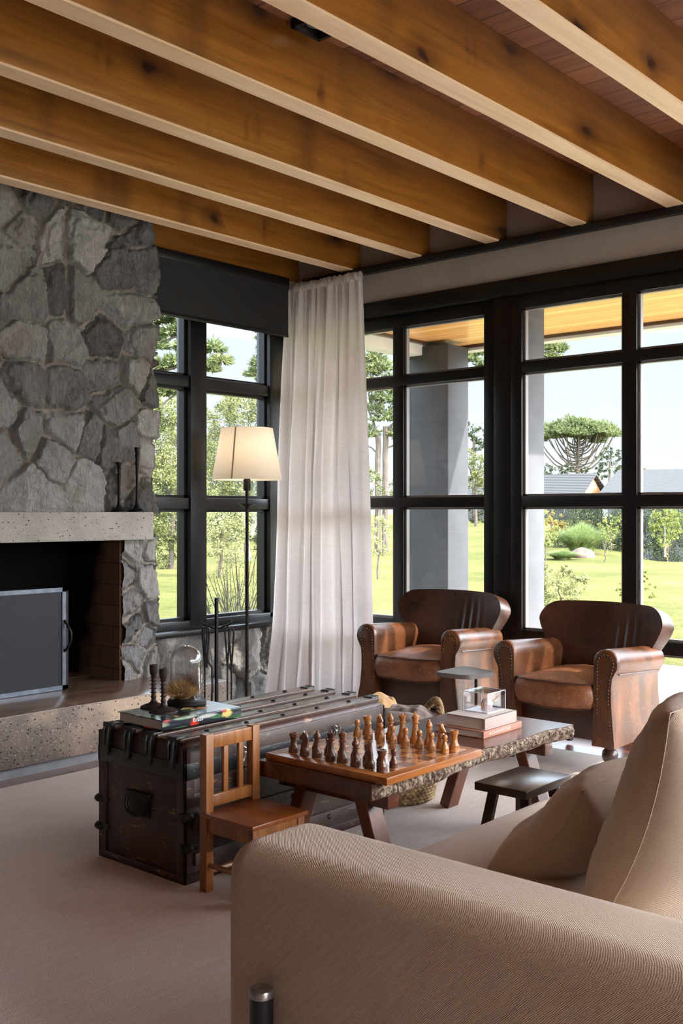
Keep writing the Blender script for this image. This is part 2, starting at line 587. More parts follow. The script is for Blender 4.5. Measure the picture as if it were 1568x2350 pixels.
def mat_stone():
    t = NT('rough_wall_stone')
    a = t.n('Attribute', attribute_name='tone').outputs['Fac']
    mo = t.n('Attribute', attribute_name='mortar').outputs['Fac']
    v = t.co()
    fib = t.noise(t.co((22, 22, 5), rot=(0, 0.5, 0)), 2.6, 9, 0.72, 1.4)
    sp = t.noise(v, 46, 5, 0.7)
    col = t.ramp(t.math('ADD', t.math('MULTIPLY', a, 0.45), t.math('MULTIPLY', fib, 0.65)), [(0.30, lin(104, 103, 102)), (0.55, lin(160, 157, 154)), (0.80, lin(210, 205, 200))])
    col = t.mix(t.ramp(sp, [(0.6, 0.0), (0.74, 0.55)]), col, lin(190, 182, 174))
    rust = t.ramp(t.noise(v, 2.6, 4), [(0.56, 0.0), (0.7, 0.4)])
    col = t.mix(rust, col, lin(140, 118, 92))
    mcol = t.ramp(sp, [(0.3, lin(160, 149, 138)), (0.7, lin(198, 186, 173))])
    t.P(Base_Color=t.mix(mo, col, mcol), Roughness=0.88, Specular_IOR_Level=0.3)
    t.bump(t.math('ADD', t.math('MULTIPLY', fib, 1.0), t.math('MULTIPLY', sp, 0.6)), 1.0, 0.022)
    return t.m


def mat_leather(name, c1, c2, c3, wear=0.5, rough=0.30):
    t = NT(name)
    v = t.co(rnd=True)
    big = t.noise(v, 5, 5, 0.6)
    scr = t.noise(t.co((10, 26, 18), rnd=True), 3.5, 6, 0.7, 1.5)
    col = t.ramp(big, [(0.3, c1), (0.62, c2)])
    col = t.mix(t.math('MULTIPLY', t.ramp(scr, [(0.52, 0.0), (0.72, 1.0)]), wear), col, c3)
    gr = t.n('TexVoronoi', {'Vector': v, 'Scale': 320.0}).outputs['Distance']
    t.P(Base_Color=col, Roughness=t.ramp(big, [(0.3, rough), (0.7, rough + 0.14)]), Specular_IOR_Level=0.55, Coat_Weight=0.12, Coat_Roughness=0.3)
    t.bump(t.math('ADD', t.math('MULTIPLY', gr, 0.3), t.math('MULTIPLY', t.noise(v, 9, 3), 0.9)), 0.25, 0.006)
    return t.m


def mat_bark():
    t = NT('live_edge_bark')
    v = t.co((30, 30, 18))
    n1 = t.noise(v, 1.6, 7, 0.7, 1.4)
    t.P(Base_Color=t.ramp(n1, [(0.36, lin(46, 30, 25)), (0.48, lin(126, 94, 72)), (0.6, lin(222, 202, 176))]), Roughness=0.7)
    t.bump(n1, 1.0, 0.02)
    return t.m


def mat_rug():
    t = NT('wool_rug')
    v = t.co()
    st = t.noise(t.co((4, 90, 1)), 1.0, 4, 0.7)
    pile = t.noise(v, 260, 3, 0.7)
    big = t.noise(v, 1.6, 4)
    f = t.math('ADD', t.math('MULTIPLY', st, 0.45), t.math('MULTIPLY', big, 0.4))
    f = t.math('ADD', f, t.math('MULTIPLY', pile, 0.25))
    t.P(Base_Color=t.ramp(f, [(0.4, lin(212, 191, 180)), (0.72, lin(238, 221, 211))]), Roughness=1.0, Specular_IOR_Level=0.1, Sheen_Weight=0.3)
    t.bump(t.math('ADD', pile, t.math('MULTIPLY', st, 1.4)), 0.7, 0.006)
    return t.m


def mat_trunk(name, c1, c2, scuff, sc_amt=0.6, rough=0.42):
    t = NT(name)
    v = t.co()
    n1 = t.noise(v, 6, 5, 0.6)
    col = t.ramp(n1, [(0.3, c1), (0.7, c2)])
    s1 = t.noise(t.co((9, 9, 26)), 1.6, 7, 0.75, 0.6)
    col = t.mix(t.math('MULTIPLY', t.ramp(s1, [(0.585, 0.0), (0.64, 1.0)]), sc_amt), col, scuff)
    t.P(Base_Color=col, Roughness=rough, Specular_IOR_Level=0.5)
    t.bump(t.math('ADD', t.noise(v, 180, 3), t.math('MULTIPLY', s1, 0.6)), 0.35, 0.003)
    return t.m


def mat_lawn():
    t = NT('lawn_grass')
    v = t.co()
    n1 = t.noise(v, 0.22, 5, 0.6)
    n2 = t.noise(v, 3.0, 5, 0.7)
    f = t.math('ADD', t.math('MULTIPLY', n1, 0.6), t.math('MULTIPLY', n2, 0.4))
    t.P(Base_Color=t.ramp(f, [(0.36, lin(70, 75, 34)), (0.52, lin(95, 94, 50)), (0.66, lin(116, 110, 70))]), Roughness=0.9, Specular_IOR_Level=0.1)
    t.bump(t.noise(v, 24, 4), 0.6, 0.05)
    return t.m


def mat_flag():
    t = NT('flagstone')
    v = t.co()
    w = t.noise(v, 3, 3)
    vv = t.n('VectorMath', {0: v, 1: t.n('CombineXYZ', {0: t.math('MULTIPLY', w, 0.2), 1: t.math('MULTIPLY', w, 0.25), 2: 0.0}).outputs[0]}, operation='ADD').outputs[0]
    vo = t.n('TexVoronoi', {'Vector': vv, 'Scale': 2.6, 'Randomness': 0.9}, feature='DISTANCE_TO_EDGE')
    vc = t.n('TexVoronoi', {'Vector': vv, 'Scale': 2.6, 'Randomness': 0.9})
    gap = t.ramp(vo.outputs['Distance'], [(0.015, 1.0), (0.04, 0.0)])
    rr = t.n('SeparateColor', {0: vc.outputs['Color']}).outputs[0]
    f = t.math('ADD', t.math('MULTIPLY', rr, 0.5), t.math('MULTIPLY', t.noise(v, 12, 5), 0.5))
    t.P(Base_Color=t.mix(gap, t.ramp(f, [(0.25, lin(196, 190, 182)), (0.75, lin(224, 220, 213))]), lin(120, 104, 86)), Roughness=0.8)
    t.bump(t.math('SUBTRACT', t.noise(v, 30, 4), gap), 0.4, 0.01)
    return t.m


def mat_porch_boards():
    t = NT('porch_boards')
    v = t.co()
    sx = t.n('SeparateXYZ', {0: v})
    k = t.math('MULTIPLY', sx.outputs[0], 1 / 0.10)
    cell = t.math('FLOOR', k); fr = t.math('FRACT', k)
    rnd = t.n('TexWhiteNoise', {'W': cell}, noise_dimensions='1D').outputs['Value']
    g = t.noise(t.co((20, 1.2, 10)), 1.4, 5)
    col = t.ramp(t.math('ADD', t.math('MULTIPLY', g, 0.6), t.math('MULTIPLY', rnd, 0.4)), [(0.25, lin(214, 150, 84)), (0.75, lin(238, 186, 120))])
    gap = t.math('LESS_THAN', fr, 0.06)
    t.P(Base_Color=t.mix(gap, col, lin(160, 96, 46)), Roughness=0.35, Coat_Weight=0.2)
    return t.m


def mat_checker():
    t = NT('chess_squares')
    v = t.co()
    ck = t.n('TexChecker', {'Vector': t.n('VectorMath', {0: v, 1: (0.218, 0.218, 0.0)}, operation='ADD').outputs[0], 'Scale': 1 / 0.0545, 'Color1': (1, 1, 1, 1), 'Color2': (0, 0, 0, 1)})
    g = t.noise(t.co((60, 6, 6)), 1.3, 5)
    dark = t.ramp(g, [(0.3, lin(110, 58, 28)), (0.7, lin(134, 76, 38))])
    lite = t.ramp(g, [(0.3, lin(186, 120, 62)), (0.7, lin(204, 142, 84))])
    t.P(Base_Color=t.mix(ck.outputs['Fac'], dark, lite), Roughness=0.2, Coat_Weight=0.5, Coat_Roughness=0.12)
    return t.m


def mat_roof():
    t = NT('corrugated_roof')
    v = t.co()
    w = t.n('TexWave', {'Vector': v, 'Scale': 1.4, 'Distortion': 0.0}, bands_direction='X').outputs['Fac']
    t.P(Base_Color=t.ramp(w, [(0.3, lin(62, 62, 63)), (0.7, lin(78, 78, 79))]), Roughness=0.85, Specular_IOR_Level=0.15)
    t.bump(w, 0.6, 0.05)
    return t.m


def mat_firebrick():
    t = NT('fire_brick')
    v = t.co()
    sx = t.n('SeparateXYZ', {0: v})
    uv = t.n('CombineXYZ', {0: t.math('ADD', sx.outputs[0], sx.outputs[1]), 1: sx.outputs[2], 2: 0.0}).outputs[0]
    br = t.n('TexBrick', {'Vector': uv, 'Scale': 1.0, 'Mortar Size': 0.004, 'Brick Width': 0.22, 'Row Height': 0.115, 'Color1': lin(128, 98, 80), 'Color2': lin(120, 91, 74), 'Mortar': lin(98, 74, 60)})
    # soot: carbon black spreading from the back and the top of the firebox
    dep = t.math('ADD', t.math('MULTIPLY', t.math('SUBTRACT', sx.outputs[1], 4.86), 3.4), t.math('MULTIPLY', t.math('SUBTRACT', sx.outputs[2], 0.62), 0.7))
    soot = t.ramp(t.math('ADD', dep, t.math('MULTIPLY', t.math('SUBTRACT', t.noise(v, 5, 4), 0.5), 0.9)), [(0.0, 0.0), (0.45, 1.0)])
    t.P(Base_Color=t.mix(soot, br.outputs['Color'], lin(14, 12, 12)), Roughness=0.9, Specular_IOR_Level=0.15)
    return t.m


def mat_mesh():
    t = NT('spark_mesh')
    v = t.co(rot=(0, R_(45), 0))
    ck = t.n('TexChecker', {'Vector': v, 'Scale': 260.0})
    t.P(Base_Color=lin(44, 44, 48), Roughness=0.5, Metallic=0.4)
    tr = t.n('BsdfTransparent')
    mx = t.n('MixShader', {0: t.math('MULTIPLY', ck.outputs['Fac'], 0.62), 1: t.b.outputs[0], 2: tr.outputs[0]})
    t.t.links.new(mx.outputs[0], t.out.inputs[0])
    return t.m


def mat_wicker():
    t = NT('seagrass')
    v = t.co((24, 24, 30))
    n1 = t.noise(v, 1.5, 5, 0.7)
    t.P(Base_Color=t.ramp(n1, [(0.32, lin(76, 56, 36)), (0.5, lin(140, 110, 74)), (0.68, lin(188, 160, 116))]), Roughness=0.75)
    return t.m


def mat_floral():
    t = NT('floral_cover')
    v = t.co()
    base = lin(40, 46, 52)
    # leaves: stretched voronoi streaks
    a = t.n('TexVoronoi', {'Vector': t.co((9, 30, 60), rot=(0, 0.7, 0.5)), 'Scale': 1.0})
    ac = t.n('SeparateColor', {0: a.outputs['Color']})
    lf = t.ramp(a.outputs['Distance'], [(0.30, 1.0), (0.46, 0.0)])
    leaf = t.ramp(ac.outputs[0], [(0.2, lin(60, 104, 64)), (0.5, lin(96, 140, 92)), (0.8, lin(186, 190, 180))])
    col = t.mix(lf, base, leaf)
    # blossoms
    b = t.n('TexVoronoi', {'Vector': t.n('VectorMath', {0: t.co((13, 13, 13)), 1: t.n('VectorMath', {0: t.n('TexNoise', {'Vector': v, 'Scale': 22.0}).outputs['Color'], 'Scale': 0.9}, operation='SCALE').outputs[0]}, operation='ADD').outputs[0], 'Scale': 1.0})
    bc = t.n('SeparateColor', {0: b.outputs['Color']})
    bl = t.math('MULTIPLY', t.ramp(b.outputs['Distance'], [(0.22, 1.0), (0.34, 0.0)]), t.math('GREATER_THAN', bc.outputs[1], 0.3))
    blc = t.ramp(bc.outputs[2], [(0.3, lin(206, 60, 44)), (0.55, lin(226, 132, 60)), (0.8, lin(214, 190, 110))], 'CONSTANT')
    col = t.mix(bl, col, blc)
    t.P(Base_Color=col, Roughness=0.22, Coat_Weight=0.3)
    return t.m


M['ceiling'] = mat_ceiling()
M['floorboards'] = mat_floorboards()
M['stone'] = mat_stone()
M['leather'] = mat_leather('brown_leather', lin(50, 28, 20), lin(80, 47, 32), lin(120, 76, 50), 0.3, 0.26)
M['leather_arm'] = mat_leather('tan_worn_leather', lin(68, 38, 22), lin(110, 64, 34), lin(160, 104, 60), 0.5, 0.27)
M['leather_seat'] = mat_leather('worn_seat_leather', lin(92, 52, 34), lin(146, 90, 56), lin(196, 138, 92), 0.8, 0.38)
M['bark'] = mat_bark()
M['rug'] = mat_rug()
M['trunk'] = mat_trunk('trunk_leather', lin(48, 27, 24), lin(74, 41, 34), lin(168, 122, 86), 0.75)
M['trunk_front'] = mat_trunk('trunk_front_sky_sheen', lin(64, 52, 48), lin(92, 76, 68), lin(150, 132, 118), 0.5, 0.38)  # greyer than the trunk body: sky reflection put into the front's colour
M['trunk_batten'] = mat_trunk('trunk_batten', lin(60, 44, 36), lin(98, 74, 60), lin(46, 32, 26), 0.5, 0.22)
M['trunk_metal'] = mat_trunk('trunk_iron', lin(24, 22, 23), lin(42, 40, 41), lin(80, 78, 78), 0.35, 0.35)
M['lawn'] = mat_lawn()
M['flag'] = mat_flag()
M['porch'] = mat_porch_boards()
M['checker'] = mat_checker()
M['roof'] = mat_roof()
M['brick'] = mat_firebrick()
M['mesh'] = mat_mesh()
M['wicker'] = mat_wicker()
M['floral'] = mat_floral()

# ------------------------------------------------------------------ the setting
XB = 5.15      # inner face of the glazed wall
YA = 4.95      # inner face of the fireplace wall
ZC = 3.01      # ceiling


def struct(name, mb, mat, parent=None, **kw):
    o = mb.build(name, mat, parent, **kw)
    if parent is None: o['kind'] = 'structure'
    return o


def sempty(name, loc=(0, 0, 0)):
    o = bpy.data.objects.new(name, None); C.objects.link(o); o.location = loc
    o['kind'] = 'structure'
    return o


struct('floor', MB().b2((-3.2, -2.0, -0.12), (5.2, 5.3, 0.0)), M['floorboards'])
struct('added_bounce_floor', MB().b2((-3.2, -4.2, -0.12), (5.2, -2.0, -0.001)), M['flag'])  # unseen pale paving added to bounce sunlight up to the beams
struct('added_wall_left', MB().b2((-3.2, -4.6, 0.0), (-3.0, 5.3, ZC)), M['stool_wood'])  # unseen dark wall added to hold back fill on the sofa side
struct('ceiling', MB().b2((-3.2, -4.6, ZC), (5.3, 5.3, ZC + 0.12)), M['ceiling'])
# plaster above the glazing, up to the ceiling
struct('wall_right', MB().b2((XB, -4.6, 2.52), (XB + 0.16, 5.1, ZC)), M['plaster'])
# fireplace wall: closed part left of the chimney, strip over the window
wl = MB().b2((-4.0, YA, 0), (1.62, YA + 0.2, ZC)).b2((1.62, 5.40, 0), (3.75, 5.5, ZC)).b2((3.6, YA, 2.70), (XB + 0.16, YA + 0.2, ZC))
struct('wall_back', wl, M['plaster'])
struct('added_wall_front', MB().b2((-3.2, -4.8, 0.0), (0.4, -4.6, ZC)), M['plaster'])  # unseen wall added to block light from part of the open side
# outer pier beside the glazed door, seen through the pane
struct('trim_2', MB().b2((XB + 0.12, 3.20, -0.1), (XB + 0.34, 3.45, 2.62), 0.004), M['pier'])


def stone_panel(name, seeds, x0, x1, z0, z1, y, res, side=0.0, hole=None, parent=None, seed=1, depth=0.045, mat=None, scale=1.0):
    """irregular rubble masonry: each stone a tilted, chipped face set in mortar"""
    rg = np.random.RandomState(seed)
    nu = int((x1 + side - x0) / res) + 1; nv = int((z1 - z0) / res) + 1
    S = np.linspace(x0, x1 + side, nu); Z = np.linspace(z0, z1, nv)
    s, z = np.meshgrid(S, Z, indexing='ij')

    def vn(x, yv, sc, sd):
        # cheap value noise
        r = np.random.RandomState(sd).rand(64, 64)
        X = x * sc + 100; Yv = yv * sc + 100
        i = np.floor(X).astype(int); j = np.floor(Yv).astype(int)
        fx = X - i; fy = Yv - j
        fx = fx * fx * (3 - 2 * fx); fy = fy * fy * (3 - 2 * fy)
        g = lambda a, b: r[a % 64, b % 64]
        return (g(i, j) * (1 - fx) + g(i + 1, j) * fx) * (1 - fy) + (g(i, j + 1) * (1 - fx) + g(i + 1, j + 1) * fx) * fy - 0.5
    ws = s + 0.045 * vn(s, z, 6, 3) * scale + 0.020 * vn(s, z, 30, 4) * scale + 0.010 * vn(s, z, 70, 14) * scale
    wz = z + 0.045 * vn(s, z, 6, 5) * scale + 0.020 * vn(s, z, 30, 6) * scale + 0.010 * vn(s, z, 70, 15) * scale
    P = np.array([p[:2] for p in seeds])
    n = len(P)
    an = np.array([p[2] if len(p) > 2 else 1.0 for p in seeds])
    d1 = np.full(s.shape, 9.0); d2 = np.full(s.shape, 9.0); idx = np.zeros(s.shape, int)
    for k in range(n):
        dd = np.sqrt(((ws - P[k, 0]) * an[k]) ** 2 + ((wz - P[k, 1]) / an[k] ** 0.5) ** 2)
        m = dd < d1
        d2 = np.where(m, d1, np.minimum(d2, dd)); idx = np.where(m, k, idx); d1 = np.where(m, dd, d1)
    edge = (d2 - d1)
    tone = rg.rand(n); tx = rg.uniform(-0.24, 0.24, n); tz = rg.uniform(-0.20, 0.20, n); of = rg.uniform(-0.5, 0.6, n)
    rise = np.clip((edge - 0.010 * scale) / (0.013 * scale), 0, 1)
    rise = rise * rise * (3 - 2 * rise)
    chip = vn(s, z, 14, 8) * 0.022 + vn(s, z, 38, 9) * 0.012 + vn(s * 0.8 + z * 0.6, z * 2.2 - s, 60, 10) * 0.006
    # broken ledges: stepped flakes near one edge of many stones
    lw = 0.035 + 0.09 * np.clip(vn(s, z, 4, 16) + 0.35, 0, 1)
    led = np.clip((lw + 0.03 * vn(s, z, 40, 17) - edge) / 0.012, 0, 1) * (vn(s, z, 3.2, 12) > -0.02) * (rise > 0.3)
    led = led + 0.6 * np.clip((0.5 * lw + 0.02 * vn(s, z, 55, 18) - edge) / 0.01, 0, 1) * (vn(s, z, 3.7, 19) > 0.05) * (rise > 0.3)
    h = rise * (depth + of[idx] * 0.03 + (ws - P[idx, 0]) * tx[idx] + (wz - P[idx, 1]) * tz[idx] + chip) - led * 0.020 + (1 - rise) * (0.016 + vn(s, z, 50, 11) * 0.008)
    mort = 1 - np.clip((edge - 0.008 * scale) / (0.012 * scale), 0, 1)
    th = np.clip((s - x1) / 0.02, 0, 1) if side > 0 else np.zeros_like(s)
    on = s > x1
    X = np.where(on, x1 - 0.012 + np.minimum(h, 0.04) * 0.35, s)
    Y = np.where(on, y + (s - x1), y - h)
    if side > 0:
        b = np.clip(1 - np.abs(s - x1) / 0.03, 0, 1)
        Y = Y + np.where(on, -h * (1 - np.clip((s - x1) / 0.03, 0, 1)), b * b * 0.012)
        X = np.where(on, X, np.minimum(X, x1 - 0.012 + np.minimum(h, 0.04) * 0.35))
    V = np.stack([X, Y, z], -1).reshape(-1, 3)
    I = np.arange(nu * nv).reshape(nu, nv)
    q = np.stack([I[:-1, :-1], I[1:, :-1], I[1:, 1:], I[:-1, 1:]], -1).reshape(-1, 4)
    if hole:
        cx_ = s[:-1, :-1].ravel(); cz_ = z[:-1, :-1].ravel()
        keep = ~((cx_ > hole[0]) & (cx_ < hole[1]) & (cz_ > hole[2]) & (cz_ < hole[3]))
        q = q[keep]
    o = raw_mesh(name, V, q, mat or M['stone'], parent)
    me = o.data
    a = me.attributes.new('tone', 'FLOAT', 'POINT'); a.data.foreach_set('value', np.clip(tone[idx] + 0.25 * vn(s, z, 5, 13), 0, 1).astype(np.float32).ravel())
    b = me.attributes.new('mortar', 'FLOAT', 'POINT'); b.data.foreach_set('value', mort.astype(np.float32).ravel())
    return o


def rand_seeds(x0, x1, z0, z1, n, sd, avoid=None):
    rg = random.Random(sd); out = []
    tries = 0
    md = 0.72 * math.sqrt((x1 - x0) * (z1 - z0) / n)
    while len(out) < n and tries < 8000:
        tries += 1
        p = (rg.uniform(x0, x1), rg.uniform(z0, z1), rg.choice([0.8, 1.0, 1.25]))
        if all((p[0] - q[0]) ** 2 + (p[1] - q[1]) ** 2 > md * md for q in out) and not (avoid and avoid(p)):
            out.append(p)
    return out


# fireplace
FY = 4.645
fp = thing('fireplace', 'grey rough stone fireplace and chimney breast with concrete mantel and long hearth', 'fireplace', (0, 0, 0))
up = [(2.857, 2.457, 1.3), (2.824, 2.75), (3.011, 2.757), (2.944, 2.625), (3.126, 2.616, 1.3), (3.293, 2.628, .85), (3.679, 2.784), (3.706, 2.578, 1.15), (3.507, 2.521), (2.989, 2.283), (3.144, 2.327, 1.35), (3.245, 2.323), (3.572, 2.319, .75), (2.74, 2.188), (2.933, 2.04, .9), (3.173, 2.069, 1.15), (3.417, 2.15), (3.679, 2.129), (2.922, 1.853), (3.43, 1.932), (3.197, 1.838, 1.15), (3.625, 1.951), (3.507, 1.791), (3.747, 1.864, 1.3), (2.944, 1.61, 1.2), (3.197, 1.615), (3.342, 1.561), (3.455, 1.524, 1.3), (3.572, 1.572, 1.2), (3.747, 1.689, 1.2), (3.719, 1.514), (3.126, 1.47, 1.2), (3.293, 1.383, 1.2), (2.966, 1.297, .75), (3.559, 1.379), (3.665, 1.306), (2.814, 1.737), (2.803, 1.477), (2.72, 1.95), (3.572, 2.86, .8), (2.9, 2.95, .8), (3.15, 2.94), (3.38, 2.92), (3.75, 2.95)]
up += rand_seeds(1.40, 2.68, 1.2, 3.0, 26, 4)
up += [(3.9, 1.35), (3.93, 1.75), (3.9, 2.05), (3.92, 2.4), (3.9, 2.72), (3.9, 3.0)]
ub = stone_panel('chimney_breast', up, 1.45, 3.77, 1.19, ZC, FY + 0.075, 0.0062, side=0.36, parent=fp, seed=3, depth=0.055)
lo = [(3.59, 0.996), (3.725, 1.003), (3.697, 0.831, 1.2), (3.565, 0.72, 1.3), (3.704, 0.625), (3.60, 0.581, 1.2), (3.663, 0.521), (3.603, 0.388), (3.738, 0.362), (3.551, 0.308), (3.538, 0.86), (3.9, 0.95), (3.9, 0.7), (3.9, 0.45)]
stone_panel('jamb_stone', lo, 3.52, 3.77, 0.26, 1.06, FY + 0.03, 0.0055, side=0.31, parent=fp, seed=8, depth=0.03)
stone_panel('jamb_stone', rand_seeds(1.4, 1.8, 0.2, 1.1, 9, 12), 1.45, 1.75, 0.26, 1.06, FY + 0.03, 0.007, parent=fp, seed=9, depth=0.03)
cb = MB().b2((1.45, FY + 0.078, 1.06), (3.765, 5.4, ZC)).b2((3.53, FY + 0.032, 0.0), (3.765, 5.4, 1.08)).b2((1.45, FY + 0.032, 0.0), (1.745, 5.4, 1.08))
cb.build('chimney_core', M['stone'], fp)
MB().b2((1.45, FY - 0.075, 1.05), (3.665, FY + 0.12, 1.20), 0.004).build('mantel', M['mantel'], fp)
# firebox: brick lining
fb = MB()
fb.b2((3.515, FY + 0.03, 0.285), (3.545, 5.2, 1.12)).b2((1.73, FY + 0.03, 0.285), (1.76, 5.2, 1.12)).b2((1.73, 5.16, 0.285), (3.545, 5.2, 1.12)).b2((1.73, FY + 0.12, 1.08), (3.545, 5.2, 1.12))
fb.build('firebox', M['brick'], fp)
hb = MB().b2((0.2, 4.205, 0.05), (3.905, 4.949, 0.2835), 0.006)
hb.build('hearth', M['hearth'], fp)
MB().b2((0.21, 4.212, 0.272), (3.897, 4.949, 0.2855), 0.002).b2((1.75, 4.94, 0.2), (3.52, 5.18, 0.287)).build('hearth_top', M['hearth_top'], fp)
MB().b2((0.22, 4.235, 0.0), (3.88, 4.9, 0.052)).build('plinth', M['steel_strip'], fp)

# low stone wall under the fireplace-side window
sk = stone_panel('wall_back_base', rand_seeds(3.6, 5.3, -0.1, 0.6, 15, 21), 3.66, 5.16, 0.0, 0.47, YA - 0.0, 0.008, seed=5, depth=0.022)
sk['kind'] = 'structure'
sk2 = MB().b2((3.75, YA + 0.004, 0), (XB + 0.16, YA + 0.2, 0.46))
struct('wall_back_core', sk2, M['stone'])

# ---- window beside the fireplace (wall A)
gy = YA + 0.05


def glazing(root, axis, lines_u, lines_z, pos, fw, depth, gaps=None, sash=0.02):
    pass


w1 = sempty('window_1')
fr = MB()
zt = [0.475, 2.70]
ft = 0.09
fr.b2((3.62, YA - 0.01, 0.475), (XB + 0.02, YA + 0.12, 0.535), 0.004)      # bottom rail
fr.b2((3.62, YA - 0.01, 2.44), (XB + 0.02, YA + 0.12, 2.72), 0.004)        # head
fr.b2((4.245, YA - 0.015, 0.50), (4.375, YA + 0.12, 2.60), 0.004)          # mullion
fr.b2((4.935, YA - 0.01, 0.50), (XB + 0.02, YA + 0.12, 2.60), 0.004)       # jamb
for z in (1.252, 2.0):
    fr.b2((3.62, YA + 0.0, z - 0.034), (4.96, YA + 0.09, z + 0.034), 0.003)
fr.build('window_frame', M['frame'], w1)
for (xa, xb) in ((3.62, 4.25), (4.37, 4.94)):
    sb = MB()
    for (za, zb) in ((0.535, 1.218), (1.286, 1.966), (2.034, 2.45)):
        sb.b2((xa, YA + 0.03, za), (xa + 0.022, YA + 0.08, zb)).b2((xb - 0.022, YA + 0.03, za), (xb, YA + 0.08, zb)).b2((xa, YA + 0.03, zb - 0.018), (xb, YA + 0.08, zb)).b2((xa, YA + 0.03, za), (xb, YA + 0.08, za + 0.018))
    sb.build('sash', M['frame'], w1)
    for (za, zb) in ((0.535, 1.218), (1.286, 1.966), (2.034, 2.45)):
        MB().b2((xa + 0.01, YA + 0.052, za + 0.006), (xb - 0.01, YA + 0.058, zb - 0.006)).build('pane', M['glass'], w1, smooth=False)
MB().b2((3.70, YA - 0.105, 0.455), (XB + 0.0, YA + 0.05, 0.488), 0.006).build('window_sill', M['frame'], w1)

# ---- glazed wall on the right (wall B): sliding doors from floor to 2.52 m
ROWS = [(0.06, 0.466), (0.535, 1.228), (1.290, 1.988), (2.048, 2.353)]
BARS = [0.50, 1.259, 2.018]


def door_leaf(name, y0, y1, stile, muntins, x, rails=True):
    """one framed leaf between y0<y1"""
    r = sempty(name)
    f = MB()
    f.b2((x, y0, 0.0), (x + 0.06, y0 + stile, 2.43), 0.003)
    f.b2((x, y1 - stile, 0.0), (x + 0.06, y1, 2.43), 0.003)
    f.b2((x + 0.001, y0 + stile, 2.353), (x + 0.059, y1 - stile, 2.43), 0.003)
    f.b2((x + 0.001, y0 + stile, 0.0), (x + 0.059, y1 - stile, 0.06), 0.003)
    for z, hh in ((0.50, 0.034), (1.259, 0.031), (2.018, 0.030)):
        f.b2((x + 0.001, y0 + stile, z - hh), (x + 0.058, y1 - stile, z + hh), 0.003)
    for m in muntins:
        f.b2((x + 0.002, m - 0.04, 0.05), (x + 0.059, m + 0.04, 2.36), 0.003)
    f.build('door_frame', M['frame'], r)
    ys = [y0 + stile] + [m for m in muntins] + [y1 - stile]
    bd = MB()
    for i in range(len(ys) - 1):
        a = ys[i] + (0.04 if i > 0 else 0); b = ys[i + 1] - (0.04 if i < len(ys) - 2 else 0)
        for (za, zb) in ROWS:
            bd.b2((x + 0.02, a, za), (x + 0.05, a + 0.014, zb)).b2((x + 0.02, b - 0.014, za), (x + 0.05, b, zb)).b2((x + 0.02, a, zb - 0.012), (x + 0.05, b, zb)).b2((x + 0.02, a, za), (x + 0.05, b, za + 0.012))
            MB().b2((x + 0.032, a + 0.004, za + 0.004), (x + 0.038, b - 0.004, zb - 0.004)).build('pane', M['glass'], r, smooth=False)
    bd.build('glazing_bead', M['steel_bead'], r)
    return r


M['steel_bead'] = simple('glazing_bead', lin(120, 116, 114), lin(132, 128, 126), 0.35, 0.2)
fr2 = MB()
fr2.b2((XB - 0.02, -4.6, 2.43), (XB + 0.14, 4.95, 2.525), 0.004)
fr2.b2((XB + 0.0, 3.22, 0.0), (XB + 0.13, 3.335, 2.45), 0.004)
struct('trim_1', fr2, M['frame'])
door_leaf('door_1', 3.335, 5.02, 0.085, [4.06], XB + 0.03)
door_leaf('door_2', 1.10, 3.22, 0.072, [1.855, 2.495], XB + 0.0)
door_leaf('door_3', -1.02, 1.10, 0.072, [-0.30, 0.36], XB + 0.03)
door_leaf('door_4', -3.14, -1.02, 0.072, [-2.4, -1.7], XB + 0.0)

# beams, each running to the glazed wall
BY = [4.88, 4.335, 3.79, 3.245, 2.70, 2.165, 1.635, 1.10, 0.56, 0.02, -0.52, -1.06]
blab = ['honey-stained timber ceiling beam lying over the window beside the fireplace',
        'honey-stained timber ceiling beam touching the top of the stone chimney breast',
        'honey-stained ceiling beam just in front of the one touching the stone chimney breast',
        'honey-stained ceiling beam, third counted out from the stone chimney breast',
        'honey-stained ceiling beam just behind the small recessed black ceiling light',
        'honey-stained ceiling beam just in front of the small recessed black ceiling light',
        'honey-stained ceiling beam at the top right with the widest pale underside in view',
        'honey-stained ceiling beam clipped by the extreme top right corner of the photo']
for i, y in enumerate(BY[:8]):
    b = MB().b2((-7.0, 0, 0), (0.0, 0.09, ZC - 2.74), 0.004)
    o = b.build('ceiling_beam', M['beam'], None, loc=(XB, y, 2.74))
    us = MB().b2((-7.0, 0.0015, -0.008), (0.0, 0.0885, 0.002)).build('underside', M['pale_soffit'], o)  # thin board along the beam bottom, paler than the beam sides
    us['label'] = 'pale underside'
    tag(o, blab[i], 'beam', 'honey-stained ceiling beams')
# recessed light
rl = thing('recessed_light', 'small black square recessed light between two ceiling beams', 'ceiling light', (2.86, 2.62, ZC))
MB().b2((-0.075, -0.06, -0.035), (0.075, -0.045, 0.0)).b2((-0.075, 0.045, -0.035), (0.075, 0.06, 0)).b2((-0.075, -0.06, -0.035), (-0.06, 0.06, 0)).b2((0.06, -0.06, -0.035), (0.075, 0.06, 0)).build('light_frame', M['black_metal'], rl)
MB().lathe([(0.0, -0.012), (0.04, -0.012), (0.046, -0.001)], 20).build('reflector', M['silver'], rl)

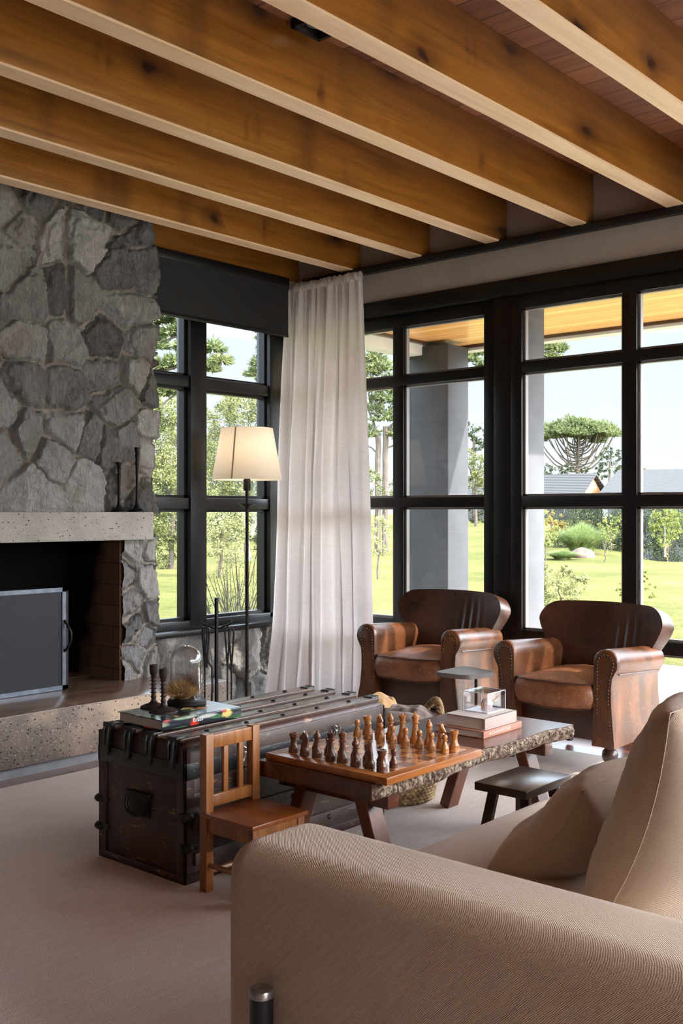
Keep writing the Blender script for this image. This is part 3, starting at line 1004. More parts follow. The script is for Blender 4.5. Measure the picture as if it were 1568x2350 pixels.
# curtain track and roller blind
tr = MB().b2((XB - 0.085, -3.0, 2.695), (XB - 0.035, 4.775, 2.738), 0.004).b2((XB - 0.035, -3.0, 2.715), (XB, 4.775, 2.738))
tag(tr.build('curtain_track', M['black_metal']), 'long black curtain track on the plaster under the beam ends', 'curtain track')
bl = thing('roller_blind', 'black roller blind pulled part way down over the window beside fireplace', 'blind', (4.42, 4.80, 2.655))
MB().b2((-0.62, -0.012, -0.30), (0.53, -0.009, 0.02)).build('blind_cloth', M['blind'], bl)
MB().b2((-0.62, -0.016, -0.315), (0.53, -0.004, -0.29), 0.003).build('bottom_bar', M['frame'], bl)
MB().tube([(-0.63, 0.03, 0.015), (0.54, 0.03, 0.015)], 0.042, 16).build('roller', M['blind'], bl)
MB().b2((-0.63, -0.015, 0.02), (0.54, 0.08, 0.075), 0.004).build('cassette', M['frame'], bl)

# rug
rug = MB()
RX0, RX1, RY0, RY1 = 0.6, 4.70, -0.5, 4.085
rug.b2((RX0, RY0, 0.0), (RX1, RY1, 0.012), 0.005)
tag(rug.build('rug', M['rug']), 'large pale pinkish beige wool rug under the seating and table', 'rug')

# ------------------------------------------------------------------ leather armchairs


def arm_profile(sgn):
    """outline of a rolled arm seen from the front: y, z (sgn -1 = right-hand arm, towards -y)"""
    pts = []
    cyr, cz, r = 0.268, 0.508, 0.062
    # inner face upward
    pts.append((0.205, 0.13)); pts.append((0.205, 0.30)); pts.append((0.206, 0.42)); pts.append((0.207, 0.47))
    for k in range(0, 11):
        a = math.pi - k * (math.pi * 1.22) / 10
        pts.append((cyr + r * math.cos(a), cz + r * math.sin(a)))
    pts += [(0.302, 0.445), (0.297, 0.40), (0.298, 0.33), (0.306, 0.24), (0.318, 0.16), (0.322, 0.13)]
    return [(sgn * y, z) for y, z in pts]


def armchair(loc, rotz, label):
    t = thing('armchair', label, 'armchair', loc, rotz, 'leather armchairs')
    L = M['leather']
    # seat base: front apron, outside back
    b = MB()
    b.box((-0.03, 0, 0.215), (0.52, 0.52, 0.17), 0.02)
    b.build('seat_base', L, t)

    # rolled arms: lofted so that the roll drops and tapers to the back
    for sgn in (-1, 1):
        P = arm_profile(sgn)
        n = len(P)
        mb = MB()
        xs = [-0.352, -0.347, -0.325, -0.28, -0.15, 0.0, 0.10, 0.17]
        rings = []
        for x in xs:
            k = (x + 0.352) / 0.572
            ring = []
            for (y, z) in P:
                inset = 0.012 if x == xs[0] else (0.003 if x == xs[1] else 0.0)
                yc = sgn * 0.262; zc = 0.40
                yy = yc + (y - yc) * (1 - inset * 5); zz = z - inset * 0.6 if z > 0.2 else z
                zz = zz - (0.035 * k if z > 0.40 else 0.0)
                # foot of the front panel kicks forward
                xx = x - 0.016 * max(0.0, (0.3 - z) / 0.17) ** 2 * (1 if k < 0.2 else 0)
                # outside sweeps inward to the back
                yy = yy - sgn * 0.018 * k
                ring.append(mb.bm.verts.new((xx, yy, zz)))
            rings.append(ring)
        for A, B in zip(rings, rings[1:]):
            for i in range(n):
                j = (i + 1) % n
                mb.bm.faces.new((A[i], A[j], B[j], B[i]))
        mb.bm.faces.new(rings[0]); mb.bm.faces.new(list(reversed(rings[-1])))
        a = mb.build('arm', M['leather_arm'], t, ang=50)
        # two rows of brass nails around the front panel
        nb = MB()
        inner = [(sgn * 0.224, 0.15), (sgn * 0.224, 0.30), (sgn * 0.226, 0.44)]
        ro = 0.040
        arc = [(sgn * (0.266 + ro * math.cos(math.pi - q * math.pi * 1.15 / 8)), 0.502 + ro * math.sin(math.pi - q * math.pi * 1.15 / 8)) for q in range(9)]
        outer = [(sgn * 0.287, 0.43), (sgn * 0.278, 0.36), (sgn * 0.284, 0.26), (sgn * 0.300, 0.15)]
        path = inner + arc + outer
        # resample
        d = [0]
        for p, q in zip(path, path[1:]): d.append(d[-1] + math.hypot(q[0] - p[0], q[1] - p[1]))
        N = int(d[-1] / 0.0155)
        for k in range(N + 1):
            s = d[-1] * k / N
            i = max(j for j in range(len(d)) if d[j] <= s + 1e-9); i = min(i, len(path) - 2)
            f = (s - d[i]) / (d[i + 1] - d[i])
            y = path[i][0] * (1 - f) + path[i + 1][0] * f; z = path[i][1] * (1 - f) + path[i + 1][1] * f
            xx = -0.352 - 0.016 * max(0.0, (0.3 - z) / 0.17) ** 2
            nb.ball((xx, y, z), 0.0056, 6, (0.7, 1, 1))
        nb.build('nailhead_trim', M['brass_dark'], a)
        wp = MB()
        wp.tube([(-0.30 + 0.45 * q / 10, sgn * (0.3105 - 0.018 * (0.1 + 0.85 * q / 10)), 0.452 - 0.03 * q / 10) for q in range(11)], 0.0035, 6)
        wp.build('piping', L, a)

    # back: one curved, leaning slab with rounded shoulders
    zs = [0.30 + 0.305 * q / 9 for q in range(10)] + [0.724 - 0.105 + 0.105 * math.sin(math.pi / 2 * q / 9) for q in range(1, 10)]
    NU = 80
    mb = MB()
    rows = []
    for z in zs:
        fl = max(0.0, min(1.0, (z - 0.42) / 0.24)); fl = fl * fl * (3 - 2 * fl)
        hw = 0.246 + 0.092 * fl
        rc = 0.095
        if z > 0.724 - rc: hw = hw - rc + math.sqrt(max(0.0, rc * rc - (z - 0.724 + rc) ** 2))
        row = []
        for q in range(NU + 1):
            u = -1 + 2 * q / NU
            y = u * hw
            un = y / 0.338
            zz = z + (0.014 * (1 - un * un) if z > 0.6 else 0.0) * min(1.0, (z - 0.6) / 0.11)
            v = (z - 0.30) / 0.416
            x = 0.062 + 0.105 * v ** 1.15 - 0.050 * abs(un) ** 2.2 * (0.45 + 0.55 * fl) - 0.012 * math.sin(v * math.pi) * (1 - un * un)
            cr = math.exp(-((v - 0.55) / 0.24) ** 2) * math.exp(-((un + 0.42) / 0.20) ** 2)
            x += 0.0055 * cr * math.sin(un * 46)
            row.append(mb.bm.verts.new((x, y, zz)))
        rows.append(row)
    for A, B in zip(rows, rows[1:]):
        for q in range(NU): mb.bm.faces.new((A[q], B[q], B[q + 1], A[q + 1]))
    bk = mb.build('backrest', L, t, ang=180)
    if bk.data.polygons[0].normal.x > 0: bk.data.flip_normals()
    so = bk.modifiers.new('thick', 'SOLIDIFY'); so.thickness = 0.088; so.offset = -1.0
    bv = bk.modifiers.new('round', 'BEVEL'); bv.width = 0.030; bv.segments = 5; bv.limit_method = 'ANGLE'; bv.angle_limit = R_(65)
    # outside back panel below
    MB().box((0.155, 0, 0.30), (0.10, 0.505, 0.34), 0.02).build('outside_back', L, t)
    # seat cushion
    NU, NV = 26, 26
    cm = MB()

    def cush(u, v, top):
        x = -0.365 + 0.50 * u; y = (-0.203 + 0.406 * v)
        e = max(0.0, (1 - (2 * u - 1) ** 8)) * max(0.0, (1 - (2 * v - 1) ** 8))
        cr = (1 - (2 * u - 1) ** 2) * (1 - (2 * v - 1) ** 2)
        if top: z = 0.398 + 0.040 * cr + 0.006 * e
        else: z = 0.292 - 0.012 * (1 - (2 * v - 1) ** 2)
        rnd = 0.03 * (abs(2 * v - 1) ** 10)
        x += rnd if u < 0.5 else 0
        w = 0.003 * mn.noise(Vector((x * 22, y * 22, z * 9)))
        return Vector((x - 0.012 * (1 if u == 0 else 0) * (1 - (2 * v - 1) ** 2) * 1.5, y, z + w))
    T = cm.grid(lambda u, v: cush(u, v, True), NU, NV)
    B = cm.grid(lambda u, v: cush(u, v, False), NU, NV)
    rim = [(i, 0) for i in range(NU)] + [(NU, j) for j in range(NV)] + [(i, NV) for i in range(NU, 0, -1)] + [(0, j) for j in range(NV, 0, -1)]
    cen = Vector((-0.11, 0, 0))
    midr = []
    for (i, j) in rim:
        a = T[i][j].co; b_ = B[i][j].co
        row = []
        for q in (0.25, 0.5, 0.75):
            p = a.lerp(b_, q)
            d = Vector((p.x + 0.115, p.y, 0)); d.normalize()
            p = p + d * 0.016 * math.sin(q * math.pi) + Vector((0, 0, 0.0025 * math.sin((p.y + p.x) * 70)))
            row.append(cm.bm.verts.new(p))
        midr.append([T[i][j]] + row + [B[i][j]])
    m = len(rim)
    for k in range(m):
        A = midr[k]; D = midr[(k + 1) % m]
        for q in range(4):
            cm.bm.faces.new((A[q], D[q], D[q + 1], A[q + 1]))
    rims = [[T[i][j].co + Vector((0, 0, 0.001)) for (i, j) in rim[::2]], [B[i][j].co.copy() for (i, j) in rim[::2]]]
    cu = cm.build('seat_cushion', M['leather_seat'], t, ang=70)
    for rp in rims:
        MB().tube(rp, 0.0042, 6, closed=True).build('piping', L, cu)
    # turned front feet, raked rear legs on casters
    for y in (-0.262, 0.262):
        MB().lathe([(0.0, 0), (0.018, 0), (0.02, 0.012), (0.017, 0.03), (0.026, 0.036), (0.026, 0.044), (0.022, 0.048), (0.034, 0.064), (0.037, 0.082), (0.034, 0.1), (0.024, 0.112), (0.028, 0.118), (0.028, 0.136), (0, 0.136)], 20, (-0.295, y, 0)).build('leg', M['stool_wood'], t)
    for y in (-0.215, 0.215):
        lg = MB().bar((0.16, y, 0.16), (0.195, y, 0.045), 0.036, 0.036, 0.004).build('leg', M['stool_wood'], t)
        MB().tube([(0.195, y - 0.012, 0.022), (0.195, y + 0.012, 0.022)], 0.022, 14).b2((0.182, y - 0.018, 0.03), (0.21, y + 0.018, 0.05), 0.003).build('caster', M['iron'], lg)
    return t


armchair((4.70, 2.49, 0.012), R_(0), 'brown leather club armchair with nailhead arms standing nearer, in front of the glazed doors')
armchair((4.86, 3.51, 0.012), R_(6), 'brown leather club armchair with nailhead arms standing farther back beside the white curtain')

# ------------------------------------------------------------------ sofa


def pillow(name, w, h, d, seed, mat, loc, rot, label, cat, group=None, puff=1.0, sag=0.0, parent=None):
    """stuffed cushion in its own x-z plane, thickness along y"""
    n = 34
    mb = MB()

    def pt(u, v, sgn):
        a = 2 * u - 1; b = 2 * v - 1
        k = (max(0.0, 1 - abs(a) ** 2.6) * max(0.0, 1 - abs(b) ** 2.6)) ** 0.46
        pin = 0.06 * (abs(a) ** 2) * (1 - abs(b) ** 2) + 0.0
        pinb = 0.06 * (abs(b) ** 2) * (1 - abs(a) ** 2)
        x = a * w / 2 * (1 - pinb * 0.9); z = b * h / 2 * (1 - pin * 0.9)
        nz = mn.noise(Vector((a * 1.7 + seed, b * 1.7, sgn * 2.0))) * 0.016 + mn.noise(Vector((a * 4 + seed, b * 4, 7 + sgn))) * 0.006
        # pulled creases from the corners
        rad = math.atan2(abs(b), abs(a) + 1e-6)
        cr = 0.004 * math.sin(rad * 26 + seed) * (abs(a) * abs(b)) * 1.6
        y = sgn * (d / 2) * k * puff + (nz + cr) * k
        z -= sag * (1 - abs(b)) * 0.0
        y += sag * (b * b - 0.4) * 0.10
        return Vector((x, y, z))
    F = mb.grid(lambda u, v: pt(u, v, -1), n, n)
    Bk = mb.grid(lambda u, v: pt(u, v, 1), n, n)
    bmesh.ops.remove_doubles(mb.bm, verts=mb.bm.verts, dist=0.0008)
    if parent is None:
        t = thing(name, label, cat, loc, 0, group)
        t.rotation_euler = rot
    else:
        t = parent
    o = mb.build('cover', mat, t, ang=80)
    sm = MB()
    edge = []
    for k in range(n): edge.append(pt(k / n, 0, 1))
    for k in range(n): edge.append(pt(1, k / n, 1))
    for k in range(n): edge.append(pt(1 - k / n, 1, 1))
    for k in range(n): edge.append(pt(0, 1 - k / n, 1))
    sm.tube(edge, 0.0009, 6, closed=True)
    sm.build('seam', mat, t)
    return t


def rounded_box_soft(lo, hi, r, seg=5):
    mb = MB()
    c = [(a + b) / 2 for a, b in zip(lo, hi)]
    d = [b - a for a, b in zip(lo, hi)]
    mb.box(c, d, r, seg=seg)
    return mb


SX0, SYF = 1.335, 1.48
sofa = thing('sofa', 'large pale linen sofa in the foreground seen over its rounded arm', 'sofa', (SX0, SYF, 0))
for nm, x0 in (('arm', 0.0), ('arm', 2.40)):
    mb = rounded_box_soft((x0, -1.62, 0.10), (x0 + 0.25, 0.0, 0.584), 0.066, 7)
    mb.build('arm', M['sofa'], sofa, ang=60)
rounded_box_soft((0.15, -1.55, 0.10), (2.48, -0.05, 0.27), 0.02, 2).build('frame', M['sofa'], sofa)
for k in range(2):
    rounded_box_soft((0.238 + k * 1.081, -1.15, 0.262), (0.238 + (k + 1) * 1.081 - 0.006, -0.005, 0.435), 0.05, 5).build('seat_cushion', M['sofa'], sofa, ang=60)
rounded_box_soft((0.15, -1.66, 0.10), (2.48, -1.36, 0.66), 0.08, 5).build('backrest', M['sofa'], sofa, ang=60)
for (x, y) in ((-0.026, -0.148), (-0.026, -1.35), (2.676, -0.148), (2.676, -1.35)):
    lg = MB().lathe([(0.0, 0.012), (0.021, 0.012), (0.021, 0.345), (0, 0.345)], 24, (x, y, 0)).build('leg', M['black_metal'], sofa)
    MB().lathe([(0.0, 0.344), (0.0225, 0.344), (0.0225, 0.354), (0.021, 0.357), (0, 0.357)], 24, (x, y, 0)).build('leg_cap', M['silver'], lg)

pillow('cushion', 0.46, 0.31, 0.18, 3.0, M['pillow'], (2.13, 1.12, 0.52), (R_(47), R_(0), R_(0)), 'plump beige linen scatter cushion lying lower, partly behind the taller back cushion', 'cushion', None, 1.0, 0.4)
pillow('back_cushion', 0.62, 0.45, 0.27, 9.0, M['pillow'], (1.975, 0.795, 0.65), (R_(20), R_(0), R_(0)), 'tall beige linen back cushion at the right edge of photo, nearest the viewer', 'cushion', None, 1.0, 0.3)

# ------------------------------------------------------------------ steamer trunk
TX0, TY0 = 2.195, 2.58
tk = thing('steamer_trunk', 'old brown steamer trunk with dark battens and metal fittings used as a table', 'trunk', (TX0, TY0, 0.012))
TL, TW, TH, TLID = 1.0, 0.445, 0.452, 0.335      # length (x), width (y), height, lid line
MB().b2((0, 0, 0), (TL, TW, TLID), 0.012).build('body', M['trunk'], tk)
MB().b2((-0.002, -0.003, TLID + 0.004), (TL + 0.002, TW + 0.003, TH), 0.022, 3).build('lid', M['trunk'], tk)
MB().b2((0.014, -0.0045, 0.012), (TL - 0.014, 0.006, TLID - 0.05), 0.003).build('front_panel', M['trunk_front'], tk)
MB().b2((0.016, -0.0065, TLID + 0.012), (TL - 0.016, 0.004, TH - 0.018), 0.003).build('lid_front_panel', M['trunk_front'], tk)
# iron band around the joint
bd = MB()
for z0, z1, e in ((TLID - 0.004, TLID + 0.05, 0.007),):
    bd.b2((-e, -e, z0), (TL + e, 0.004, z1), 0.002).b2((-e, TW - 0.004, z0), (TL + e, TW + e, z1), 0.002).b2((-e, -e, z0), (0.004, TW + e, z1), 0.002).b2((TL - 0.004, -e, z0), (TL + e, TW + e, z1), 0.002)
bd.build('metal_band', M['trunk_metal'], tk)
# edge bindings
eb = MB()
for (x, y) in ((0, 0), (TL, 0), (0, TW), (TL, TW)):
    sx = 1 if x == 0 else -1; sy = 1 if y == 0 else -1
    for (za, zb, e) in ((0.0, TLID - 0.002, 0.005), (TLID + 0.048, TH - 0.016, 0.006)):
        eb.b2((x - sx * e, y - sy * e, za), (x + sx * 0.036, y + sy * 0.004, zb), 0.002).b2((x - sx * e, y - sy * e, za), (x + sx * 0.004, y + sy * 0.036, zb), 0.002)
for y in (-0.006, TW + 0.006):
    eb.b2((0, min(y, y + (0.01 if y < 0 else -0.01)), 0.0), (TL, max(y, y + (0.01 if y < 0 else -0.01)), 0.03), 0.002)
eb.b2((-0.006, 0, 0), (0.004, TW, 0.026), 0.002).b2((TL - 0.004, 0, 0), (TL + 0.006, TW, 0.026), 0.002)
eb.build('edge_binding', M['trunk'], tk)
# lid battens with studs and end clamps
for k in range(4):
    y = 0.052 + k * (TW - 0.104) / 3
    bt = MB().b2((-0.003, y - 0.034, TH - 0.004), (TL + 0.003, y + 0.034, TH + 0.010), 0.004).build('batten', M['trunk_batten'], tk)
    for q in range(5):
        MB().ball((0.14 + q * 0.18, y, TH + 0.0105), 0.0105, 10, (1, 1, 0.55)).build('stud', M['trunk_metal'], bt)
    for xe, sx in ((0, -1), (TL, 1)):
        cl = MB()
        cl.b2((xe - 0.012 if sx < 0 else xe - 0.03, y - 0.023, TH + 0.002), (xe + 0.03 if sx < 0 else xe + 0.012, y + 0.023, TH + 0.0145), 0.005)
        cl.prism([(y - 0.022, TH + 0.016), (y + 0.022, TH + 0.016), (y + 0.019, TH - 0.03), (y + 0.012, TH - 0.05), (y + 0.010, TH - 0.085), (y, TH - 0.095), (y - 0.010, TH - 0.085), (y - 0.012, TH - 0.05), (y - 0.019, TH - 0.03)], xe + sx * 0.002, xe + sx * 0.014, 'x', 0.002)
        cl.tube([(xe + sx * 0.004, y - 0.012, TH + 0.014), (xe + sx * 0.016, y - 0.012, TH - 0.01), (xe + sx * 0.018, y - 0.008, TH - 0.06)], 0.006, 6)
        cl.tube([(xe + sx * 0.004, y + 0.012, TH + 0.014), (xe + sx * 0.016, y + 0.012, TH - 0.01), (xe + sx * 0.018, y + 0.008, TH - 0.06)], 0.006, 6)
        cl.build('batten_clamp', M['trunk_metal'], bt)
# front battens and their studs
for z in (0.075, 0.19):
    bt = MB().b2((0.03, -0.017, z - 0.021), (TL - 0.03, 0.002, z + 0.021), 0.004).build('batten', M['trunk_front'], tk)
    for q in range(5): MB().ball((0.1 + q * 0.19, -0.018, z), 0.0105, 10, (1, 0.6, 1)).build('stud', M['trunk_metal'], bt)
# studs on the iron band
for q in range(14):
    MB().ball((0.03 + q * 0.0715, -0.0075, TLID + 0.023), 0.004, 6).build('rivet', M['silver'], tk)
# corner bumpers on the end that faces the room
for (y, z) in ((0.0, 0.115), (0.0, 0.215), (TW, 0.105), (TW, 0.200)):
    MB().ball((0.004, y, z), 0.026, 14, (1.0, 1.0, 0.62)).b2((-0.006, y - (0 if y == 0 else 0.045), z - 0.012), (0.004, y + (0.045 if y == 0 else 0), z + 0.012), 0.004).b2((0, y - 0.008, z - 0.012), (0.05, y + 0.008, z + 0.012), 0.003).build('corner_bumper', M['trunk_metal'], tk)
# drop handle on the end
hd = MB()
hd.tube([(-0.012, 0.175, 0.245), (-0.024, 0.177, 0.215), (-0.024, 0.190, 0.192), (-0.024, 0.225, 0.183), (-0.024, 0.262, 0.192), (-0.024, 0.275, 0.215), (-0.012, 0.277, 0.245)], 0.0068, 8)
hd.b2((-0.02, 0.165, 0.236), (0.0, 0.287, 0.262), 0.006)
hd.b2((-0.004, 0.172, 0.178), (0.001, 0.28, 0.24), 0.002)
hd.build('handle', M['iron'], tk)
# hasps and lock
for x, big in ((0.255, True), (0.716, False)):
    lk = MB()
    lk.b2((x - 0.016, -0.014, TLID + 0.0), (x + 0.016, -0.004, TLID + 0.05), 0.003)
    for sx in (-1, 1):
        lk.tube([(x + sx * 0.004, -0.016, TLID + 0.062), (x + sx * 0.014, -0.016, TLID + 0.068), (x + sx * 0.016, -0.016, TLID + 0.055), (x + sx * 0.008, -0.017, TLID + 0.04), (x + sx * 0.018, -0.018, TLID + 0.02)], 0.004, 6)
    lk.b2((x - 0.022, -0.016, TLID - 0.075), (x + 0.022, -0.004, TLID - 0.006), 0.004)
    lk.b2((x - 0.013, -0.026, TLID - 0.07), (x + 0.013, -0.012, TLID - 0.004), 0.004)
    lk.tube([(x - 0.012, -0.024, TLID - 0.085), (x, -0.028, TLID - 0.10), (x + 0.012, -0.024, TLID - 0.085)], 0.005, 6)
    lk.build('latch', M['silver'], tk)


# ------------------------------------------------------------------ child's wooden chair
cc = thing('child_chair', 'small orange-stained wooden child chair with slatted back against the trunk', 'chair', (2.19, 2.505, 0.012))
CW = 0.234
for x in (0.0, CW - 0.032):
    MB().b2((x, -0.032, 0), (x + 0.032, 0, 0.492), 0.003).build('leg', M['pine'], cc)
for x in (0.004, CW - 0.034):
    MB().b2((x, -0.236, 0), (x + 0.03, -0.206, 0.234), 0.003).build('leg', M['pine'], cc)
MB().b2((-0.006, -0.245, 0.234), (CW + 0.006, -0.004, 0.249), 0.003).build('seat', M['pine_seat'], cc)
MB().b2((0.032, -0.028, 0.445), (CW - 0.032, -0.006, 0.488), 0.003).build('top_rail', M['pine'], cc)
MB().b2((0.032, -0.028, 0.262), (CW - 0.032, -0.008, 0.300), 0.003).build('lower_rail', M['pine'], cc)
for x in (0.066, 0.132):
    MB().b2((x + 0.016, -0.024, 0.296), (x + 0.036, -0.010, 0.45), 0.004).build('slat', M['pine'], cc)
MB().b2((0.03, -0.232, 0.188), (CW - 0.03, -0.214, 0.234), 0.002).build('apron', M['pine'], cc)
for x in (0.006, CW - 0.024):
    MB().b2((x, -0.21, 0.188), (x + 0.018, -0.03, 0.234), 0.002).build('apron', M['pine'], cc)
for x in (0.014, CW - 0.018):
    MB().tube([(x, -0.21, 0.085), (x, -0.03, 0.085)], 0.0085, 8).build('stretcher', M['pine'], cc)
MB().tube([(0.03, -0.016, 0.058), (CW - 0.03, -0.016, 0.058)], 0.0085, 8).build('stretcher', M['pine'], cc)

# ------------------------------------------------------------------ low live-edge table
ct = thing('coffee_table', 'low dark wooden table with rough bark live edge holding chess board and books', 'coffee table', (3.02, 2.25, 0.012))
TT = 0.368
rg = random.Random(5)


def live(x):
    return -0.25 + 0.012 * math.sin(x * 5 + 1) + 0.008 * math.sin(x * 13 + 2) + 0.004 * math.sin(x * 31)


tb = MB()
n = 60
poly = [(-0.585 + 1.215 * k / n, live(-0.585 + 1.215 * k / n) + 0.012) for k in range(n + 1)] + [(0.63, 0.252), (-0.585, 0.252)]
tb.prism(poly, TT - 0.05, TT, 'z', 0.003)
tb.build('tabletop', M['dark_wood'], ct, ang=30)
bkm = MB()


def barkp(u, v):
    x = -0.584 + 1.213 * u
    z = TT - 0.0015 - 0.046 * v
    base = live(x) + 0.014
    te = min(1.0, u * 45, (1 - u) * 45)
    bul = (0.016 * math.sin(v * math.pi) ** 0.6 + 0.003) * te
    nz = mn.noise(Vector((x * 55, z * 70, 1))) * 0.008 + mn.noise(Vector((x * 130, z * 160, 4))) * 0.005
    return Vector((x, base - 0.013 * (1 - te) * 0 - bul - te * nz * (math.sin(v * math.pi) ** 0.4), z + 0.002 * mn.noise(Vector((x * 40, 3, z * 40)))))


bkm.grid(barkp, 360, 14)
bkm.build('bark_edge', M['bark'], ct, ang=80)
for x in (-0.47, 0.47):
    MB().b2((x - 0.028, -0.235, TT - 0.094), (x + 0.028, 0.235, TT - 0.048), 0.003).build('bearer', M['dark_wood'], ct)
MB().b2((-0.45, -0.165, TT - 0.068), (0.45, -0.13, TT - 0.049), 0.002).build('apron', M['dark_wood'], ct)
for x in (-0.47, 0.47):
    for s in (-1, 1):
        mb = MB().bar((x, s * 0.12, TT - 0.06), (x, s * 0.224, 0.004), 0.045, 0.072, 0.003, up=(1, 0, 0))
        mb.build('leg', M['leg_wood'], ct)

# ------------------------------------------------------------------ stool
stl = thing('stool', 'small dark brown wooden stool standing in front of the low table', 'stool', (3.08, 1.875, 0.012))
MB().b2((-0.148, -0.1, 0.262), (0.148, 0.1, 0.29), 0.004).build('seat', M['stool_wood'], stl)
for x in (-1, 1):
    for y in (-1, 1):
        MB().bar((x * 0.085, y * 0.06, 0.265), (x * 0.135, y * 0.095, 0.0), 0.034, 0.022, 0.002, up=(1, 0, 0)).build('leg', M['stool_wood'], stl)
for y in (-1, 1):
    MB().bar((-0.118, y * 0.083, 0.09), (0.118, y * 0.083, 0.09), 0.02, 0.022, 0.002).build('stretcher', M['stool_wood'], stl)
for x in (-1, 1):
    MB().bar((x * 0.112, -0.079, 0.12), (x * 0.112, 0.079, 0.12), 0.02, 0.022, 0.002).build('stretcher', M['stool_wood'], stl)

# ------------------------------------------------------------------ side table with casters
sd = thing('side_table', 'small side table with rounded dark stone top on a thin black stem', 'side table', (4.225, 2.885, 0.012))
cr = [(-0.14, 0.10), (-0.12, -0.088), (0.06, -0.131), (0.133, 0.111)]
outl = []
for i in range(4):
    p0 = Vector(cr[i - 1] + (0,)); p1 = Vector(cr[i] + (0,)); p2 = Vector(cr[(i + 1) % 4] + (0,))
    a = p1 + (p0 - p1).normalized() * 0.045; b = p1 + (p2 - p1).normalized() * 0.045
    for k in range(7):
        q = k / 6
        outl.append(tuple(((1 - q) ** 2 * a + 2 * q * (1 - q) * p1 + q * q * b).xy))
M['slate'] = simple('slate_top', lin(86, 80, 78), lin(112, 106, 102), 0.45, scale=8, bump=0.1)
MB().prism(outl, 0.40, 0.422, 'z', 0.004).build('table_top', M['slate'], sd)
MB().tube([(0.045, -0.02, 0.03), (0.045, -0.02, 0.402)], 0.0075, 12).build('stem', M['iron'], sd)
bs = MB().tube([(0.045, -0.02, 0.04), (0.10, -0.125, 0.038)], 0.008, 8).tube([(0.045, -0.02, 0.04), (0.145, -0.075, 0.038)], 0.008, 8).tube([(0.045, -0.02, 0.04), (-0.06, 0.07, 0.038)], 0.008, 8)
bs.build('base', M['iron'], sd)
for p in ((0.10, -0.125), (0.145, -0.075), (-0.06, 0.07)):
    MB().tube([(p[0] - 0.008, p[1] - 0.008, 0.018), (p[0] + 0.008, p[1] + 0.008, 0.018)], 0.018, 14).build('caster', M['iron'], sd)

# ------------------------------------------------------------------ basket with folded blankets
bk = thing('seagrass_basket', 'round woven seagrass basket on the rug behind the low table', 'basket', (3.46, 2.715, 0.012))
bm_ = MB()
BR = 0.175


def bw(u, v):
    a = u * 2 * math.pi
    r = BR * (0.86 + 0.16 * math.sin(v * math.pi * 0.62))
    rows = 24
    ph = math.floor(v * rows)
    wv = 0.0036 * math.sin(a * 46 + (ph % 2) * math.pi) * abs(math.sin(v * rows * math.pi)) ** 0.5
    rb = 0.0034 * abs(math.sin(v * rows * math.pi))
    return Vector(((r + wv + rb) * math.cos(a), (r + wv + rb) * math.sin(a), 0.004 + 0.31 * v))


bm_.grid(bw, 230, 120, closeu=True)
bm_.lathe([(0.0, 0.012), (BR * 0.86, 0.012), (BR * 0.86, 0.005)], 40, cap=False)
bm_.build('basket_body', M['wicker'], bk, ang=70)
tw = MB()
for k in range(2):
    tw.tube([(BR * 1.0 * math.cos(q / 60 * 2 * math.pi) + 0.006 * math.cos(q * 1.1 + k * math.pi) * math.cos(q / 60 * 2 * math.pi), BR * 1.0 * math.sin(q / 60 * 2 * math.pi) + 0.006 * math.cos(q * 1.1 + k * math.pi) * math.sin(q / 60 * 2 * math.pi), 0.316 + 0.006 * math.sin(q * 1.1 + k * math.pi)) for q in range(60)], 0.0075, 6, closed=True)
tw.build('rim', M['wicker'], bk)
hh = MB()
for k in range(3):
    pts = []
    for q in range(40):
        f = q / 39
        a = R_(-62) + f * R_(64)
        lift = 0.075 * math.sin(f * math.pi)
        ph = q * 0.75 + k * 2.094
        pts.append(((BR + 0.004 + 0.010 * math.cos(ph)) * math.cos(a), (BR + 0.004 + 0.010 * math.cos(ph)) * math.sin(a), 0.315 + lift + 0.010 * math.sin(ph)))
    hh.tube(pts, 0.0085, 6)
hh.build('handle', M['wicker'], bk)


def folded_cloth(name, label, mat, c, rx, ry, h, seed, folds=4.0):
    t = thing(name, label, 'blanket', c)
    mb = MB()

    def fn(u, v):
        a = u * 2 * math.pi
        r = v
        q = abs(r)
        e = (abs(math.cos(a)) ** 3.2 + abs(math.sin(a)) ** 3.2) ** (-1 / 3.2)
        x = rx * r * e * math.cos(a); y = ry * r * e * math.sin(a)
        nz = mn.noise(Vector((x * 13 + seed, y * 13, 0))) * 0.5 + mn.noise(Vector((x * 30, y * 30 + seed, 2))) * 0.25
        ridge = abs(math.sin(folds * (x * 9 + y * 6) + seed + 2.5 * nz)) ** 1.5
        z = h * (1 - q ** 5) + (0.026 * nz + 0.020 * ridge - 0.01) * (1 - q ** 4)
        return Vector((x, y, z))
    mb.grid(fn, 72, 30, closeu=True)
    bmesh.ops.remove_doubles(mb.bm, verts=mb.bm.verts, dist=0.0005)
    mb.build('cloth', mat, t, ang=85)
    return t


M['grey_wool'] = fabric('grey_brown_wool', lin(120, 104, 98), lin(156, 140, 132), scale=300, bump=0.4)
M['tan_wool'] = fabric('tan_wool', lin(176, 136, 92), lin(206, 168, 122), scale=300, bump=0.4)
folded_cloth('folded_blanket', 'grey brown wool blanket folded in the seagrass basket', M['grey_wool'], (3.452, 2.690, 0.275), 0.165, 0.150, 0.105, 2.0)
folded_cloth('folded_blanket', 'tan wool blanket folded in the basket behind the grey one', M['tan_wool'], (3.455, 2.80, 0.27), 0.10, 0.065, 0.150, 6.0)

